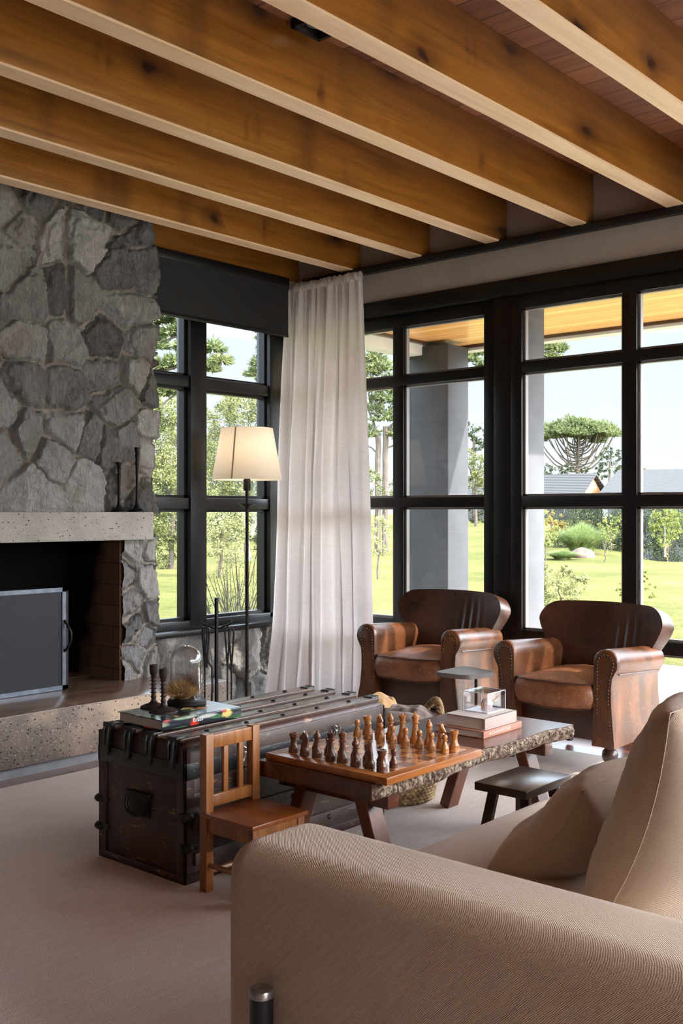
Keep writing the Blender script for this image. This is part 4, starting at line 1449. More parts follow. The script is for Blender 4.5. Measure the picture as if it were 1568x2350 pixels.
# ------------------------------------------------------------------ chess board and men
CZ = 0.012 + TT
cbd = thing('chess_board', 'wooden chess board with inlaid squares lying on the low dark table', 'chess board', (2.712, 2.224, CZ + 0.0005))
MB().b2((-0.255, -0.257, 0), (0.255, 0.257, 0.0235), 0.002).build('board_frame', M['board_border'], cbd)
MB().b2((-0.218, -0.218, 0.02), (0.218, 0.218, 0.0242)).build('playing_field', M['checker'], cbd, smooth=False)
SQ = 0.0545
PZ = CZ + 0.0005 + 0.0242


def piece_mesh(kind):
    mb = MB()
    base = lambda r: [(0, 0), (r, 0), (r, 0.006), (r * 0.93, 0.009), (r * 0.98, 0.012), (r * 0.98, 0.016), (r * 0.72, 0.022)]
    S = 20
    if kind == 'pawn':
        mb.lathe(base(0.0145) + [(0.0075, 0.031), (0.0062, 0.037), (0.0105, 0.039), (0.0105, 0.041), (0.006, 0.042), (0.0088, 0.046), (0.0096, 0.0505), (0.0085, 0.055), (0.005, 0.0588), (0, 0.06)], S)
    elif kind == 'rook':
        mb.lathe(base(0.0175) + [(0.0105, 0.036), (0.0098, 0.044), (0.0125, 0.048), (0.0125, 0.051), (0.0145, 0.053), (0.0147, 0.064), (0.0105, 0.064), (0.0105, 0.059), (0, 0.059)], S)
    elif kind == 'bishop':
        mb.lathe(base(0.0168) + [(0.0088, 0.038), (0.0072, 0.050), (0.0118, 0.0525), (0.0118, 0.055), (0.0078, 0.057), (0.0112, 0.062), (0.0118, 0.067), (0.0092, 0.074), (0.004, 0.080), (0.0036, 0.0815), (0.0046, 0.084), (0.003, 0.087), (0, 0.0875)], S)
    elif kind == 'queen':
        mb.lathe(base(0.0185) + [(0.0098, 0.042), (0.0076, 0.060), (0.0128, 0.0625), (0.0128, 0.066), (0.0085, 0.068), (0.0105, 0.078), (0.0135, 0.086), (0.0118, 0.087), (0.009, 0.085), (0.0045, 0.088), (0.0048, 0.091), (0.003, 0.094), (0, 0.0945)], S)
        for k in range(8):
            a = k * math.pi / 4
            mb.ball((0.0122 * math.cos(a), 0.0122 * math.sin(a), 0.087), 0.0026, 6)
    elif kind == 'king':
        mb.lathe(base(0.019) + [(0.0102, 0.044), (0.008, 0.064), (0.0135, 0.067), (0.0135, 0.070), (0.0092, 0.072), (0.0118, 0.083), (0.0136, 0.090), (0.0125, 0.092), (0.006, 0.095), (0.004, 0.0965), (0.004, 0.098), (0, 0.098)], S)
        mb.box((0, 0, 0.102), (0.0035, 0.0035, 0.012)).box((0, 0, 0.103), (0.0035, 0.0095, 0.0035))
    elif kind == 'knight':
        mb.lathe(base(0.0172) + [(0.012, 0.025), (0, 0.026)], S)
        # side profile of the horse, facing +y
        pr = [(-0.0105, 0.022), (0.0125, 0.022), (0.0135, 0.031), (0.0085, 0.041), (0.0068, 0.047), (0.0125, 0.0485), (0.0185, 0.050), (0.0205, 0.0545), (0.0165, 0.0605), (0.0095, 0.066), (0.0055, 0.0715), (0.0025, 0.079), (-0.001, 0.0725), (-0.0075, 0.069), (-0.0125, 0.060), (-0.0142, 0.046), (-0.013, 0.033)]
        cen = Vector((0, -0.001, 0.048))
        n = len(pr)
        rings = []
        for x, k in ((-0.0085, 0.55), (-0.0062, 0.9), (0.0, 1.03), (0.0062, 0.9), (0.0085, 0.55)):
            ring = []
            for (y, z) in pr:
                yy = cen.y + (y - cen.y) * k; zz = cen.z + (z - cen.z) * k if z > 0.023 else z
                xx = x * (1.15 if z < 0.045 else 0.92)
                ring.append(mb.bm.verts.new((xx, yy, zz)))
            rings.append(ring)
        for A, B in zip(rings, rings[1:]):
            for i in range(n):
                j = (i + 1) % n
                mb.bm.faces.new((A[i], A[j], B[j], B[i]))
        mb.bm.faces.new(rings[0]); mb.bm.faces.new(list(reversed(rings[-1])))
    return mb


protos = {}


def chessman(kind, side, x, y, rz, label, group):
    mat = M['chess_dark'] if side == 'dark' else M['chess_light']
    key = (kind, side)
    if key not in protos:
        o = piece_mesh(kind).build('chess_' + kind, mat, None, loc=(x, y, PZ), rot=(0, 0, rz), ang=42)
        protos[key] = o
    else:
        o = protos[key].copy(); C.objects.link(o)
        o.location = (x, y, PZ); o.rotation_euler = (0, 0, rz)
    tag(o, label, 'chess piece', group)
    return o


order = ['rook', 'knight', 'bishop', 'queen', 'king', 'bishop', 'knight', 'rook']
wh = {'dark': 'dark brown', 'light': 'light honey'}
first = {'rook': ('at the end of its row nearest the trunk', 'at the end of its row nearest the viewer'), 'knight': ('second in its row counted from the trunk', 'second in its row counted from the sofa side'), 'bishop': ('standing on the trunk side of its queen', 'standing on the sofa side of its king')}
for side, xr, xp, rz in (('dark', -3.5, -2.5, R_(-90)), ('light', 3.5, 2.5, R_(90))):
    seen = {}
    for i, k in enumerate(order):
        y = 2.224 + (3.5 - i) * SQ
        n_ = seen.get(k, 0); seen[k] = n_ + 1
        w_ = first.get(k, ('', ''))[n_]
        lab = '%s wooden chess %s %s' % (wh[side], k, w_ if w_ else 'in the middle of its back row on the board')
        jx = random.uniform(-0.003, 0.003); jy = random.uniform(-0.003, 0.003)
        rr = rz + random.uniform(-0.5, 0.5)
        if k == 'knight' and side == 'dark' and n_ == 0: rr = R_(20)
        if k == 'knight' and side == 'dark' and n_ == 1: rr = R_(-60)
        if k == 'knight' and side == 'light': rr = R_(160)
        chessman(k, side, 2.712 + xr * SQ + jx, y + jy, rr, lab, 'dark chess men' if side == 'dark' else 'light chess men')
    fr_ = ['rook nearest the trunk', 'knight nearest the trunk', 'bishop on the trunk side', 'queen', 'king', 'bishop on the sofa side', 'knight on the sofa side', 'rook nearest the viewer']
    for i in range(8):
        y = 2.224 + (3.5 - i) * SQ
        chessman('pawn', side, 2.712 + xp * SQ + random.uniform(-0.003, 0.003), y + random.uniform(-0.003, 0.003), 0, '%s chess pawn in front of the %s %s' % (wh[side], 'dark' if side == 'dark' else 'light', fr_[i]), 'dark chess men' if side == 'dark' else 'light chess men')


# ------------------------------------------------------------------ books
def text_mesh(name, s, size, mat, parent, loc, rot, ext=0.0003):
    cu = bpy.data.curves.new(name, 'FONT')
    cu.body = s; cu.size = size; cu.extrude = ext; cu.align_x = 'LEFT'
    tmp = bpy.data.objects.new('tmp_text', cu); C.objects.link(tmp)
    dg = bpy.context.evaluated_depsgraph_get()
    me = bpy.data.meshes.new_from_object(tmp.evaluated_get(dg))
    bpy.data.objects.remove(tmp); bpy.data.curves.remove(cu)
    o = link(name, me, mat, parent, loc, rot)
    return o


def book(name, label, loc, w, d, h, cover, rotz=0.0, group=None, round_=0.004, over=0.004):
    """spine along the -y side (length w along x)"""
    t = thing(name, label, 'book', loc, rotz, group)
    MB().b2((over, 0.004, 0.003), (w - over, d - over, h - 0.003)).build('pages', M['paper'], t)
    c = MB()
    c.b2((0, 0, 0), (w, d, 0.003), 0.0008, 1).b2((0, 0, h - 0.003), (w, d, h), 0.0008, 1).b2((0, -0.001, 0), (w, 0.004, h), round_ if round_ < h / 2.2 else h / 2.3, 3)
    c.build('cover', cover, t)
    return t


M['salmon'] = simple('salmon_cover', lin(176, 120, 100), lin(190, 134, 112), 0.6, scale=10)
M['linen_cover'] = fabric('linen_book_cover', lin(178, 158, 148), lin(200, 182, 172), scale=500, bump=0.2)
M['worn_paint'] = simple('worn_paint', lin(150, 122, 94), None, 0.8)
M['white_ink'] = simple('white_ink', lin(236, 230, 222), None, 0.6)
b1 = book('large_book', 'thick white-edged book with floral spine lying on the trunk lid', (2.212, 2.715, 0.012 + TH + 0.0168), 0.345, 0.245, 0.034, M['floral'], R_(-2), None, 0.003)
text_mesh('title', 'Brasil', 0.020, M['white_ink'], b1, (0.128, -0.0014, 0.0115), (R_(90), 0, 0))
b2_ = book('book', 'salmon covered book with white spine title at the bottom of the table pile', (3.197, 2.113, CZ + 0.0005), 0.268, 0.215, 0.026, M['salmon'], R_(1))
text_mesh('title', 'ODEON DIE VIRTO CIRCBI', 0.0125, M['white_ink'], b2_, (0.034, -0.0014, 0.0085), (R_(90), 0, 0))
text_mesh('author', 'chagas', 0.006, M['white_ink'], b2_, (0.216, -0.0014, 0.010), (R_(90), 0, 0))
b3_ = book('book', 'pale linen covered book lying on the salmon book under a clear box', (3.217, 2.122, CZ + 0.027), 0.222, 0.172, 0.042, M['linen_cover'], R_(0.5), None, 0.006)

text_mesh('marking', 'AWC', 0.013, M['worn_paint'], tk, (0.585, -0.0068, 0.389), (R_(90), 0, 0), 0.0002)
# clear display box with a pale stone and a tiny figure
bx = thing('display_box', 'small clear acrylic box standing on the pale linen book', 'display box', (3.302, 2.165, CZ + 0.0693))
W_, D_, H_ = 0.122, 0.108, 0.072
MB().b2((0.0, 0.0, 0.0), (W_, 0.003, H_)).build('side', M['acrylic'], bx, smooth=False)
MB().b2((0.0, D_ - 0.003, 0.0), (W_, D_, H_)).build('side', M['acrylic'], bx, smooth=False)
MB().b2((0.0, 0.003, 0.0), (0.003, D_ - 0.003, H_)).build('side', M['acrylic'], bx, smooth=False)
MB().b2((W_ - 0.003, 0.003, 0.0), (W_, D_ - 0.003, H_)).build('side', M['acrylic'], bx, smooth=False)
MB().b2((0.0, 0.0, H_), (W_, D_, H_ + 0.003)).build('top', M['acrylic'], bx, smooth=False)
MB().b2((0.003, 0.003, 0.0), (W_ - 0.003, D_ - 0.003, 0.003)).build('bottom', M['acrylic_edge'], bx)
ed = MB()
for (x, y) in ((0, 0), (W_, 0), (0, D_), (W_, D_)):
    ed.b2((x - 0.0012, y - 0.0012, 0), (x + 0.0012, y + 0.0012, H_ + 0.003))
for (a, b_) in (((0, 0), (W_, 0)), ((0, 0), (0, D_)), ((W_, 0), (W_, D_)), ((0, D_), (W_, D_))):
    for z in (0.0012, H_ + 0.002):
        ed.b2((min(a[0], b_[0]) - 0.0011, min(a[1], b_[1]) - 0.0011, z - 0.0011), (max(a[0], b_[0]) + 0.0011, max(a[1], b_[1]) + 0.0011, z + 0.0011))
ed.build('edge', M['acrylic_edge'], bx, smooth=False)
M['quartz'] = simple('rose_quartz', lin(196, 172, 166), lin(214, 192, 186), 0.4, scale=20, bump=0.1)
sm_ = MB().ball((0, 0, 0.018), 0.024, 18, (1.15, 0.85, 1.0))
for v in sm_.bm.verts:
    v.co.z = max(v.co.z, 0.0); v.co.x += 0.004 * mn.noise(v.co * 60)
tag(sm_.build('pebble', M['quartz'], None, loc=(3.37, 2.212, CZ + 0.0725)), 'pale pink rounded stone inside the clear acrylic box', 'stone')
fg = MB().tube([(0, 0, 0), (0.002, 0.002, 0.006), (-0.003, 0.003, 0.012), (0.001, 0.002, 0.018), (-0.004, 0.003, 0.024)], [0.0015, 0.0025, 0.0022, 0.003, 0.0012], 6).tube([(0.006, -0.004, 0), (0.002, 0.002, 0.008)], 0.0015, 5).ball((-0.002, 0.003, 0.027), 0.0034, 8).tube([(0.0, 0.002, 0.018), (-0.012, 0.006, 0.021)], 0.0014, 5)
tag(fg.build('figurine', M['pine'], None, loc=(3.325, 2.20, CZ + 0.0725)), 'tiny brown figure beside the pink stone in the clear box', 'figurine')


# ------------------------------------------------------------------ candlesticks, cloche
def turned(name, label, loc, prof, mat, group):
    o = MB().lathe(prof, 24).build(name, mat, None, loc=loc, ang=50)
    return tag(o, label, 'candlestick', group)


M['rust_iron'] = simple('rusted_iron', lin(40, 28, 25), lin(62, 44, 38), 0.55, 0.4, 60, bump=0.2, bscale=200)


def spool(h, r):
    p = [(0, 0), (r, 0), (r, 0.004), (r * 0.8, 0.009), (r * 0.35, 0.016), (0.009, 0.024), (0.008, 0.034), (0.0105, 0.037)]
    z = 0.042
    zc = h - 0.040
    k = 0
    n = 5
    st = (zc - z) / n
    while k < n:
        p += [(0.0075, z + st * 0.15), (0.0072, z + st * 0.6), (0.0118, z + st * 0.78), (0.0118, z + st * 0.88), (0.0078, z + st)]
        z += st; k += 1
    p += [(0.0125, zc + 0.008), (0.0135, zc + 0.012), (0.0145, h - 0.002), (0.0145, h), (0.0105, h), (0.0098, h - 0.016), (0, h - 0.016)]
    return p


BZ = 0.012 + TH + 0.0168 + 0.034
turned('candlestick', 'short brown iron candlestick on the floral book, farther from the viewer', (2.345, 2.925, BZ), spool(0.150, 0.046), M['rust_iron'], 'iron candlesticks on the floral book')
turned('candlestick', 'short brown iron candlestick on the floral book, nearest the spine', (2.318, 2.838, BZ), spool(0.148, 0.049), M['rust_iron'], 'iron candlesticks on the floral book')


def tall_stick(h):
    r = 0.044
    return [(0, 0), (r, 0), (r, 0.006), (r * 0.86, 0.010), (r * 0.8, 0.016), (0.021, 0.019), (0.013, 0.034), (0.0085, 0.06), (0.0075, h * 0.5), (0.0095, h * 0.70), (0.0115, h * 0.755), (0.0125, h * 0.768), (0.0075, h * 0.775), (0.0085, h * 0.82), (0.0115, h * 0.865), (0.0125, h * 0.88), (0.0085, h * 0.90), (0.011, h * 0.915), (0.0155, h * 0.995), (0.0155, h), (0.011, h), (0.011, h - 0.02), (0, h - 0.02)]


turned('candlestick', 'shorter of the two black candlesticks on the concrete mantel', (3.472, 4.622, 1.2005), tall_stick(0.268), M['iron'], 'black candlesticks on the mantel')
turned('candlestick', 'taller of the two black candlesticks on the concrete mantel', (3.592, 4.622, 1.2005), tall_stick(0.352), M['iron'], 'black candlesticks on the mantel')

cl = thing('glass_cloche', 'glass dome cloche on black round base standing on the floral book', 'cloche', (2.462, 2.885, BZ))
MB().lathe([(0, 0), (0.066, 0), (0.069, 0.004), (0.069, 0.012), (0.064, 0.017), (0.062, 0.022), (0.0, 0.022)], 48).build('base', M['iron'], cl)
dp = [(0.058, 0.022), (0.0585, 0.15)] + [(0.0585 * math.cos(a), 0.15 + 0.060 * math.sin(a)) for a in [R_(q * 10) for q in range(1, 9)]] + [(0.0, 0.2105)]
di = [(max(0.0, r - 0.0018), z - (0.0018 if r < 0.03 else 0)) for r, z in reversed(dp)]
MB().lathe(dp + di[0:] + [(0.058, 0.022)], 64, cap=False).build('dome', M['dome_glass'], cl, ang=80)
M['dry'] = simple('dried_grass', lin(164, 122, 74), lin(206, 170, 116), 0.9, scale=30)
M['dry_dark'] = simple('dried_twig', lin(70, 52, 40), lin(104, 80, 62), 0.9, scale=30)


def tuft(name, label, mat, loc, n, r, h, sd, spread):
    rg = np.random.RandomState(sd)
    V = []; Fc = []
    for k in range(n):
        a = rg.rand() * 6.283; e = rg.rand() ** 0.7 * spread
        d = Vector((math.cos(a) * math.sin(e), math.sin(a) * math.sin(e), math.cos(e)))
        L = h * rg.uniform(0.6, 1.0)
        p0 = Vector((rg.uniform(-r, r) * 0.35, rg.uniform(-r, r) * 0.35, 0))
        p1 = p0 + d * L * 0.6; p2 = p0 + d * L + Vector((rg.uniform(-1, 1), rg.uniform(-1, 1), rg.uniform(-1, 0.4))) * L * 0.2
        sd_ = d.cross(Vector((rg.rand() - .5, rg.rand() - .5, rg.rand() - .5))).normalized() * 0.0007
        b = len(V)
        V += [p0 - sd_, p0 + sd_, p1 + sd_, p1 - sd_, p2 + sd_ * 0.3, p2 - sd_ * 0.3]
        Fc += [(b, b + 1, b + 2, b + 3), (b + 3, b + 2, b + 4, b + 5)]
    o = raw_mesh(name, [tuple(v) for v in V], Fc, mat, None, False, loc)
    return tag(o, label, 'dried plant')


tuft('dried_grass_tuft', 'golden dried grass tuft under the glass dome', M['dry'], (2.440, 2.888, BZ + 0.022), 2600, 0.05, 0.078, 3, 1.15)
tuft('dried_twig_tuft', 'darker brown dried twig tuft under the glass dome', M['dry_dark'], (2.487, 2.885, BZ + 0.022), 520, 0.03, 0.105, 5, 0.7)

# ------------------------------------------------------------------ fireplace screen, grate, tools
sc_ = thing('fire_screen', 'black mesh fire screen with steel frame standing in the fireplace opening', 'fire screen', (2.05, FY - 0.0, 0.287))
sw, sh = 1.10, 0.525
M['screen_steel'] = simple('screen_steel', lin(92, 98, 108), lin(112, 118, 128), 0.38, 0.7, 20)
ff = MB()
ff.b2((0, -0.006, 0), (sw, 0.006, 0.022)).b2((0, -0.006, sh - 0.022), (sw, 0.006, sh)).b2((0, -0.006, 0), (0.022, 0.006, sh)).b2((sw - 0.022, -0.006, 0), (sw, 0.006, sh))
ff.build('frame', M['screen_steel'], sc_, smooth=False)
MB().b2((0.02, -0.0006, 0.02), (sw - 0.02, 0.0006, sh - 0.02)).build('mesh_panel', M['mesh'], sc_, smooth=False)
wg = thing('x', '', '')
bpy.data.objects.remove(wg)
wf = MB()
wf.b2((sw + 0.006, 0.0, 0), (sw + 0.018, 0.022, sh)).b2((sw + 0.006, 0.15, 0), (sw + 0.018, 0.172, sh)).b2((sw + 0.006, 0, 0), (sw + 0.018, 0.172, 0.02)).b2((sw + 0.006, 0, sh - 0.02), (sw + 0.018, 0.172, sh))
wf.build('side_frame', M['iron'], sc_, smooth=False)
MB().b2((sw + 0.0115, 0.02, 0.02), (sw + 0.0125, 0.152, sh - 0.02)).build('side_mesh', M['mesh'], sc_, smooth=False)
MB().tube([(sw - 0.011, -0.006, 0.355), (sw - 0.005, -0.022, 0.335), (sw + 0.006, -0.042, 0.295), (sw + 0.006, -0.042, 0.255), (sw - 0.005, -0.022, 0.21), (sw - 0.011, -0.006, 0.195)], 0.0065, 8).build('handle', M['iron'], sc_)
gr = thing('log_grate', 'low black iron log grate behind the fire screen', 'grate', (2.55, 4.88, 0.287))
for x in (-0.25, 0.0, 0.25):
    MB().tube([(x, -0.12, 0.0), (x, -0.12, 0.13), (x, -0.10, 0.15), (x, 0.12, 0.15), (x, 0.14, 0.13), (x, 0.14, 0)], 0.009, 8).build('leg_bar', M['iron'], gr)
for y in (-0.06, 0.02, 0.10):
    MB().tube([(-0.3, y, 0.158), (0.3, y, 0.158)], 0.009, 8).build('rail', M['iron'], gr)
M['log'] = simple('fire_log', lin(96, 70, 52), lin(142, 106, 80), 0.9, scale=6, stretch=(1, 6, 6), bump=0.5, bscale=20)
for k, (y, z, x, l) in enumerate(((-0.045, 0.225, 0.0, 0.5), (0.072, 0.222, -0.03, 0.46), (0.014, 0.325, 0.02, 0.4))):
    o = MB().tube([(-l / 2, 0, 0), (-l / 4, 0.006, 0.004), (l / 4, -0.004, 0.003), (l / 2, 0.003, 0)], [0.054, 0.056, 0.055, 0.053], 14).build('fire_log', M['log'], None, loc=(2.55 + x, 4.88 + y, 0.287 + z))
    tag(o, ['split log lying at the front of the iron grate', 'split log lying at the back of the iron grate', 'log lying on top of the two logs in the grate'][k], 'log', 'logs in the fireplace')

fs = thing('fire_tool_stand', 'black iron stand with tall central pole for fireplace tools', 'fire tool stand', (3.665, 4.06, 0.0125))
MB().lathe([(0, 0), (0.10, 0), (0.10, 0.008), (0.085, 0.014), (0.012, 0.018), (0, 0.018)], 32).build('base', M['iron'], fs)
MB().bar((0, 0, 0.015), (0, 0, 0.745), 0.016, 0.016, 0.002).build('pole', M['iron'], fs)
arms = [(-0.052, 0.030), (-0.052, -0.036), (0.058, 0.022), (0.05, -0.04)]
for (ax, ay) in arms:
    rx = ax * 0.753 + 0; 
for (ax, ay) in ((-0.058, 0.0), (0.058, 0.0)):
    # arms run across the view, along the room diagonal
    dx, dy = ax * 0.658, -ax * 0.753
    MB().tube([(0, 0, 0.585), (dx * 0.4, dy * 0.4, 0.59), (dx * 0.8, dy * 0.8, 0.602), (dx * 1.1, dy * 1.1, 0.606), (dx * 1.35, dy * 1.35, 0.618), (dx * 1.25, dy * 1.25, 0.632), (dx * 1.05, dy * 1.05, 0.628)], 0.0055, 8).build('hook_arm', M['iron'], fs)


def tool(name, label, off, parts):
    dx, dy = off[0] * 0.658 + off[1] * 0.753, -off[0] * 0.753 + off[1] * 0.658
    t = thing(name, label, 'fire tool', (3.665 + dx, 4.055 + dy, 0.0))
    t.rotation_euler = (0, 0, R_(41.15 - 90))
    for nm, mb in parts: mb.build(nm, M['iron'], t)
    return t


def grip():
    return MB().tube([(0, 0, 0.40), (-0.002, 0, 0.43), (-0.013, 0, 0.575), (-0.010, 0, 0.60), (0, 0, 0.606), (0.010, 0, 0.60), (0.013, 0, 0.575), (0.002, 0, 0.43), (0, 0, 0.40)], 0.0048, 8)


tool('fire_poker', 'iron fire poker hanging from the left arm of the tool stand', (-0.066, 0.014), [('grip', grip()), ('rod', MB().tube([(0, 0, 0.41), (0, 0, 0.05)], 0.0048, 8))])
tg = MB()
tg.tube([(-0.002, 0, 0.50), (0.008, 0, 0.43), (0.026, 0, 0.40), (0.028, 0, 0.30), (0.016, 0, 0.06)], 0.0058, 8)
tool('fire_tongs', 'iron fire tongs with bowed legs hanging on the left of the tool stand', (-0.052, -0.016), [('grip', grip()), ('leg', MB().tube([(0.002, 0, 0.47), (0.008, 0, 0.43), (0.028, 0, 0.40), (0.030, 0, 0.30), (0.014, 0, 0.06)], 0.0058, 8)), ('leg', MB().tube([(-0.002, 0, 0.47), (-0.010, 0, 0.43), (-0.030, 0, 0.40), (-0.032, 0, 0.30), (-0.014, 0, 0.06)], 0.0058, 8))])
tool('fire_shovel', 'iron hearth shovel hanging from the right arm of the tool stand', (0.050, 0.030), [('grip', grip()), ('rod', MB().tube([(0, 0, 0.41), (0, 0, 0.14)], 0.0048, 8)), ('blade', MB().prism([(-0.035, 0.02), (0.035, 0.02), (0.04, 0.11), (0.012, 0.15), (-0.012, 0.15), (-0.04, 0.11)], -0.002, 0.002, 'y'))])
tool('hearth_brush', 'iron handled hearth brush hanging from the right arm of the tool stand', (0.078, -0.040), [('grip', grip()), ('rod', MB().tube([(0, 0, 0.41), (0, 0, 0.14)], 0.0048, 8)), ('bristles', MB().lathe([(0, 0.03), (0.028, 0.03), (0.022, 0.12), (0.01, 0.15), (0, 0.15)], 14))])

# ------------------------------------------------------------------ floor lamp
lp = thing('floor_lamp', 'tall black iron floor lamp with tapered cream shade between window and curtain', 'floor lamp', (4.47, 4.675, 0.0))
MB().lathe([(0, 0), (0.13, 0), (0.13, 0.012), (0.10, 0.022), (0.012, 0.03), (0, 0.03)], 32).build('base', M['iron'], lp)
MB().tube([(0, 0, 0.025), (0, 0, 1.40)], 0.0105, 12).build('pole', M['iron'], lp)
MB().lathe([(0, 1.222), (0.012, 1.222), (0.05, 1.246), (0.054, 1.25), (0.046, 1.25), (0.012, 1.232), (0, 1.232)], 24).build('collar', M['brass_dark'], lp)
MB().lathe([(0, 1.33), (0.021, 1.33), (0.023, 1.345), (0.023, 1.395), (0.014, 1.41), (0, 1.41)], 20).build('socket', M['iron'], lp)
shd = MB().lathe([(0.214, 1.397), (0.158, 1.712), (0.156, 1.712), (0.212, 1.397), (0.214, 1.397)], 64, cap=False)
shade = shd.build('lamp_shade', M['lampshade'], lp, ang=60)
M['seam'] = simple('shade_seam', lin(206, 184, 156), None, 0.9)
a_ = R_(198 + 41.15 - 90 + 52)
ca, sa = math.cos(a_), math.sin(a_)
MB().bar((0.2148 * ca, 0.2148 * sa, 1.398), (0.1588 * ca, 0.1588 * sa, 1.711), 0.010, 0.0012, up=(ca, sa, 0)).build('shade_seam', M['seam'], lp)
M['bulb'] = NT('lamp_bulb').m
_b = M['bulb'].node_tree.nodes['Principled BSDF']
_b.inputs['Emission Color'].default_value = (1, 0.78, 0.5, 1); _b.inputs['Emission Strength'].default_value = 3
MB().ball((0, 0, 1.49), 0.033, 16, (1, 1, 1.2)).build('bulb', M['bulb'], lp)
ld = bpy.data.lights.new('lamp_light', 'POINT'); ld.energy = 1.8; ld.color = (1, 0.84, 0.64); ld.shadow_soft_size = 0.04
lo_ = bpy.data.objects.new('lamp_light', ld); C.objects.link(lo_); lo_.location = (0, 0, 1.56); lo_.parent = lp
for k in range(3):
    a = k * 2.094
    MB().tube([(0.0, 0.0, 1.405), (0.10 * math.cos(a), 0.10 * math.sin(a), 1.44), (0.205 * math.cos(a), 0.205 * math.sin(a), 1.43)], 0.002, 5).build('shade_support', M['iron'], lp)

# ------------------------------------------------------------------ curtain
ct_ = thing('curtain', 'long white linen curtain gathered in folds in the corner by the lamp', 'curtain', (5.06, 4.5, 0))


def curt(u, v):
    """u along the width (0 = side by the fireplace), v 0 top .. 1 floor"""
    zt_ = 2.688
    z = zt_ * (1 - v) + 0.004 * v
    fl = v ** 1.25
    y0 = 4.87 - 0.09 * v ** 3; x0 = 5.035 - 0.05 * v - 0.165 * v ** 2.6
    y1 = 4.235 - 0.10 * v ** 0.8 - 0.045 * v ** 3; x1 = 5.05 - 0.04 * v ** 2
    k = u
    y = y0 * (1 - k) + y1 * k
    x = x0 * (1 - k) + x1 * k
    amp = 0.016 + 0.034 * min(1, v * 2.2) - 0.004 * v
    uw = u + 0.055 * mn.noise(Vector((u * 4.2, v * 0.7, 0.4))) + 0.02 * mn.noise(Vector((u * 11, v * 1.5, 7)))
    ph = uw * 2 * math.pi * 7.0
    a1 = 0.65 + 0.7 * mn.noise(Vector((u * 6.3, v * 0.8, 9.1)))
    f = a1 * (math.sin(ph) + 0.25 * math.sin(2 * ph + 0.6)) + 0.28 * math.sin(ph * 2.7 + 4 * mn.noise(Vector((u * 3, v, 2)))) + 0.55 * mn.noise(Vector((u * 10, v * 1.8, 3.3)))
    x -= amp * (f + 0.6)
    y += amp * 0.55 * math.cos(ph)
    # swags: soft breaks near the floor
    x -= 0.03 * max(0, v - 0.82) / 0.18 * (0.5 + 0.5 * math.sin(u * 23 + 1))
    z += 0.0
    return Vector((x - 5.06, y - 4.5, z))


cm = MB(); cm.grid(curt, 260, 90)
co_ = cm.build('curtain_cloth', M['curtain'], ct_, ang=180)
sol = co_.modifiers.new('thick', 'SOLIDIFY'); sol.thickness = 0.0016


def head(u, v):
    y = 4.86 * (1 - u) + 4.235 * u
    f = mn.noise(Vector((u * 60, v * 3, 1.7))) + 0.6 * mn.noise(Vector((u * 130, v * 6, 5)))
    a = v * 2 * math.pi
    r = 0.019 * (1 + 0.5 * f)
    return Vector((5.045 - 5.06 + r * math.cos(a) * 1.1 - 0.012, y - 4.5 + 0.006 * f, 2.677 + r * math.sin(a) * 1.4 + 0.006 * mn.noise(Vector((u * 25, 0, 0)))))


hm = MB(); V = [[hm.bm.verts.new(head(i / 200, j / 14)) for j in range(14)] for i in range(201)]
for i in range(200):
    for j in range(14):
        j2 = (j + 1) % 14
        hm.bm.faces.new((V[i][j], V[i + 1][j], V[i + 1][j2], V[i][j2]))
hm.build('ruffled_heading', M['curtain'], ct_, ang=180)

# ------------------------------------------------------------------ outside: ground, porch


def sstep(x):
    x = np.clip(x, 0, 1); return x * x * (3 - 2 * x)


def terrain(x, y):
    r = np.hypot(x, y); a = np.degrees(np.arctan2(y, x))
    w2 = sstep((26.3 - a) / 1.6); w1 = sstep((a - 25.5) / 2.5) * sstep((46 - a) / 6)
    z = -0.1 + sstep((r - 24) / 40) * (0.85 * w1 - 1.5 * w2)
    return np.where(x > 4, z, -0.1)


def ground():
    g1 = np.concatenate([np.linspace(-60, 4, 18), np.linspace(5, 40, 60), np.linspace(42, 140, 60)])
    g2 = np.concatenate([np.linspace(-80, 0, 24), np.linspace(1, 50, 76), np.linspace(52, 130, 40)])
    X, Y = np.meshgrid(g1, g2, indexing='ij')
    Z = terrain(X, Y)
    Z = np.where((X > -10) & (X < 5.5) & (Y > -15) & (Y < 5.6), -0.25, Z)
    V = np.stack([X, Y, Z], -1).reshape(-1, 3)
    n1, n2 = len(g1), len(g2)
    I = np.arange(n1 * n2).reshape(n1, n2)
    q = np.stack([I[:-1, :-1], I[1:, :-1], I[1:, 1:], I[:-1, 1:]], -1).reshape(-1, 4)
    o = raw_mesh('lawn', V, q, M['lawn'])
    o['kind'] = 'structure'


ground()
struct('patio', MB().b2((5.2, -7.0, -0.16), (8.0, 5.6, -0.015)).b2((-9.0, -14.0, -0.16), (-3.3, 6.0, -0.02)).b2((-3.3, -14.0, -0.16), (8.0, -4.2, -0.02)), M['flag'], smooth=False)  # strip by the doors, plus unseen paving added to bounce daylight inside
M['render_grey'] = simple('grey_render', lin(55, 56, 60), lin(64, 65, 69), 0.8, scale=4, bump=0.1, bscale=80)
M['fascia'] = simple('fascia_paint', lin(196, 192, 182), lin(206, 202, 192), 0.7)
struct('porch_ceiling', MB().b2((5.3, 1.65, 2.60), (7.36, 5.16, 2.64)), M['porch'])
struct('porch_roof', MB().b2((5.28, 1.6, 2.64), (7.50, 5.40, 2.86)), M['fascia'])
struct('porch_fascia', MB().b2((7.36, 1.6, 2.555), (7.48, 5.38, 2.70)).b2((5.3, 5.20, 2.49), (7.46, 5.38, 2.70)), M['fascia'])
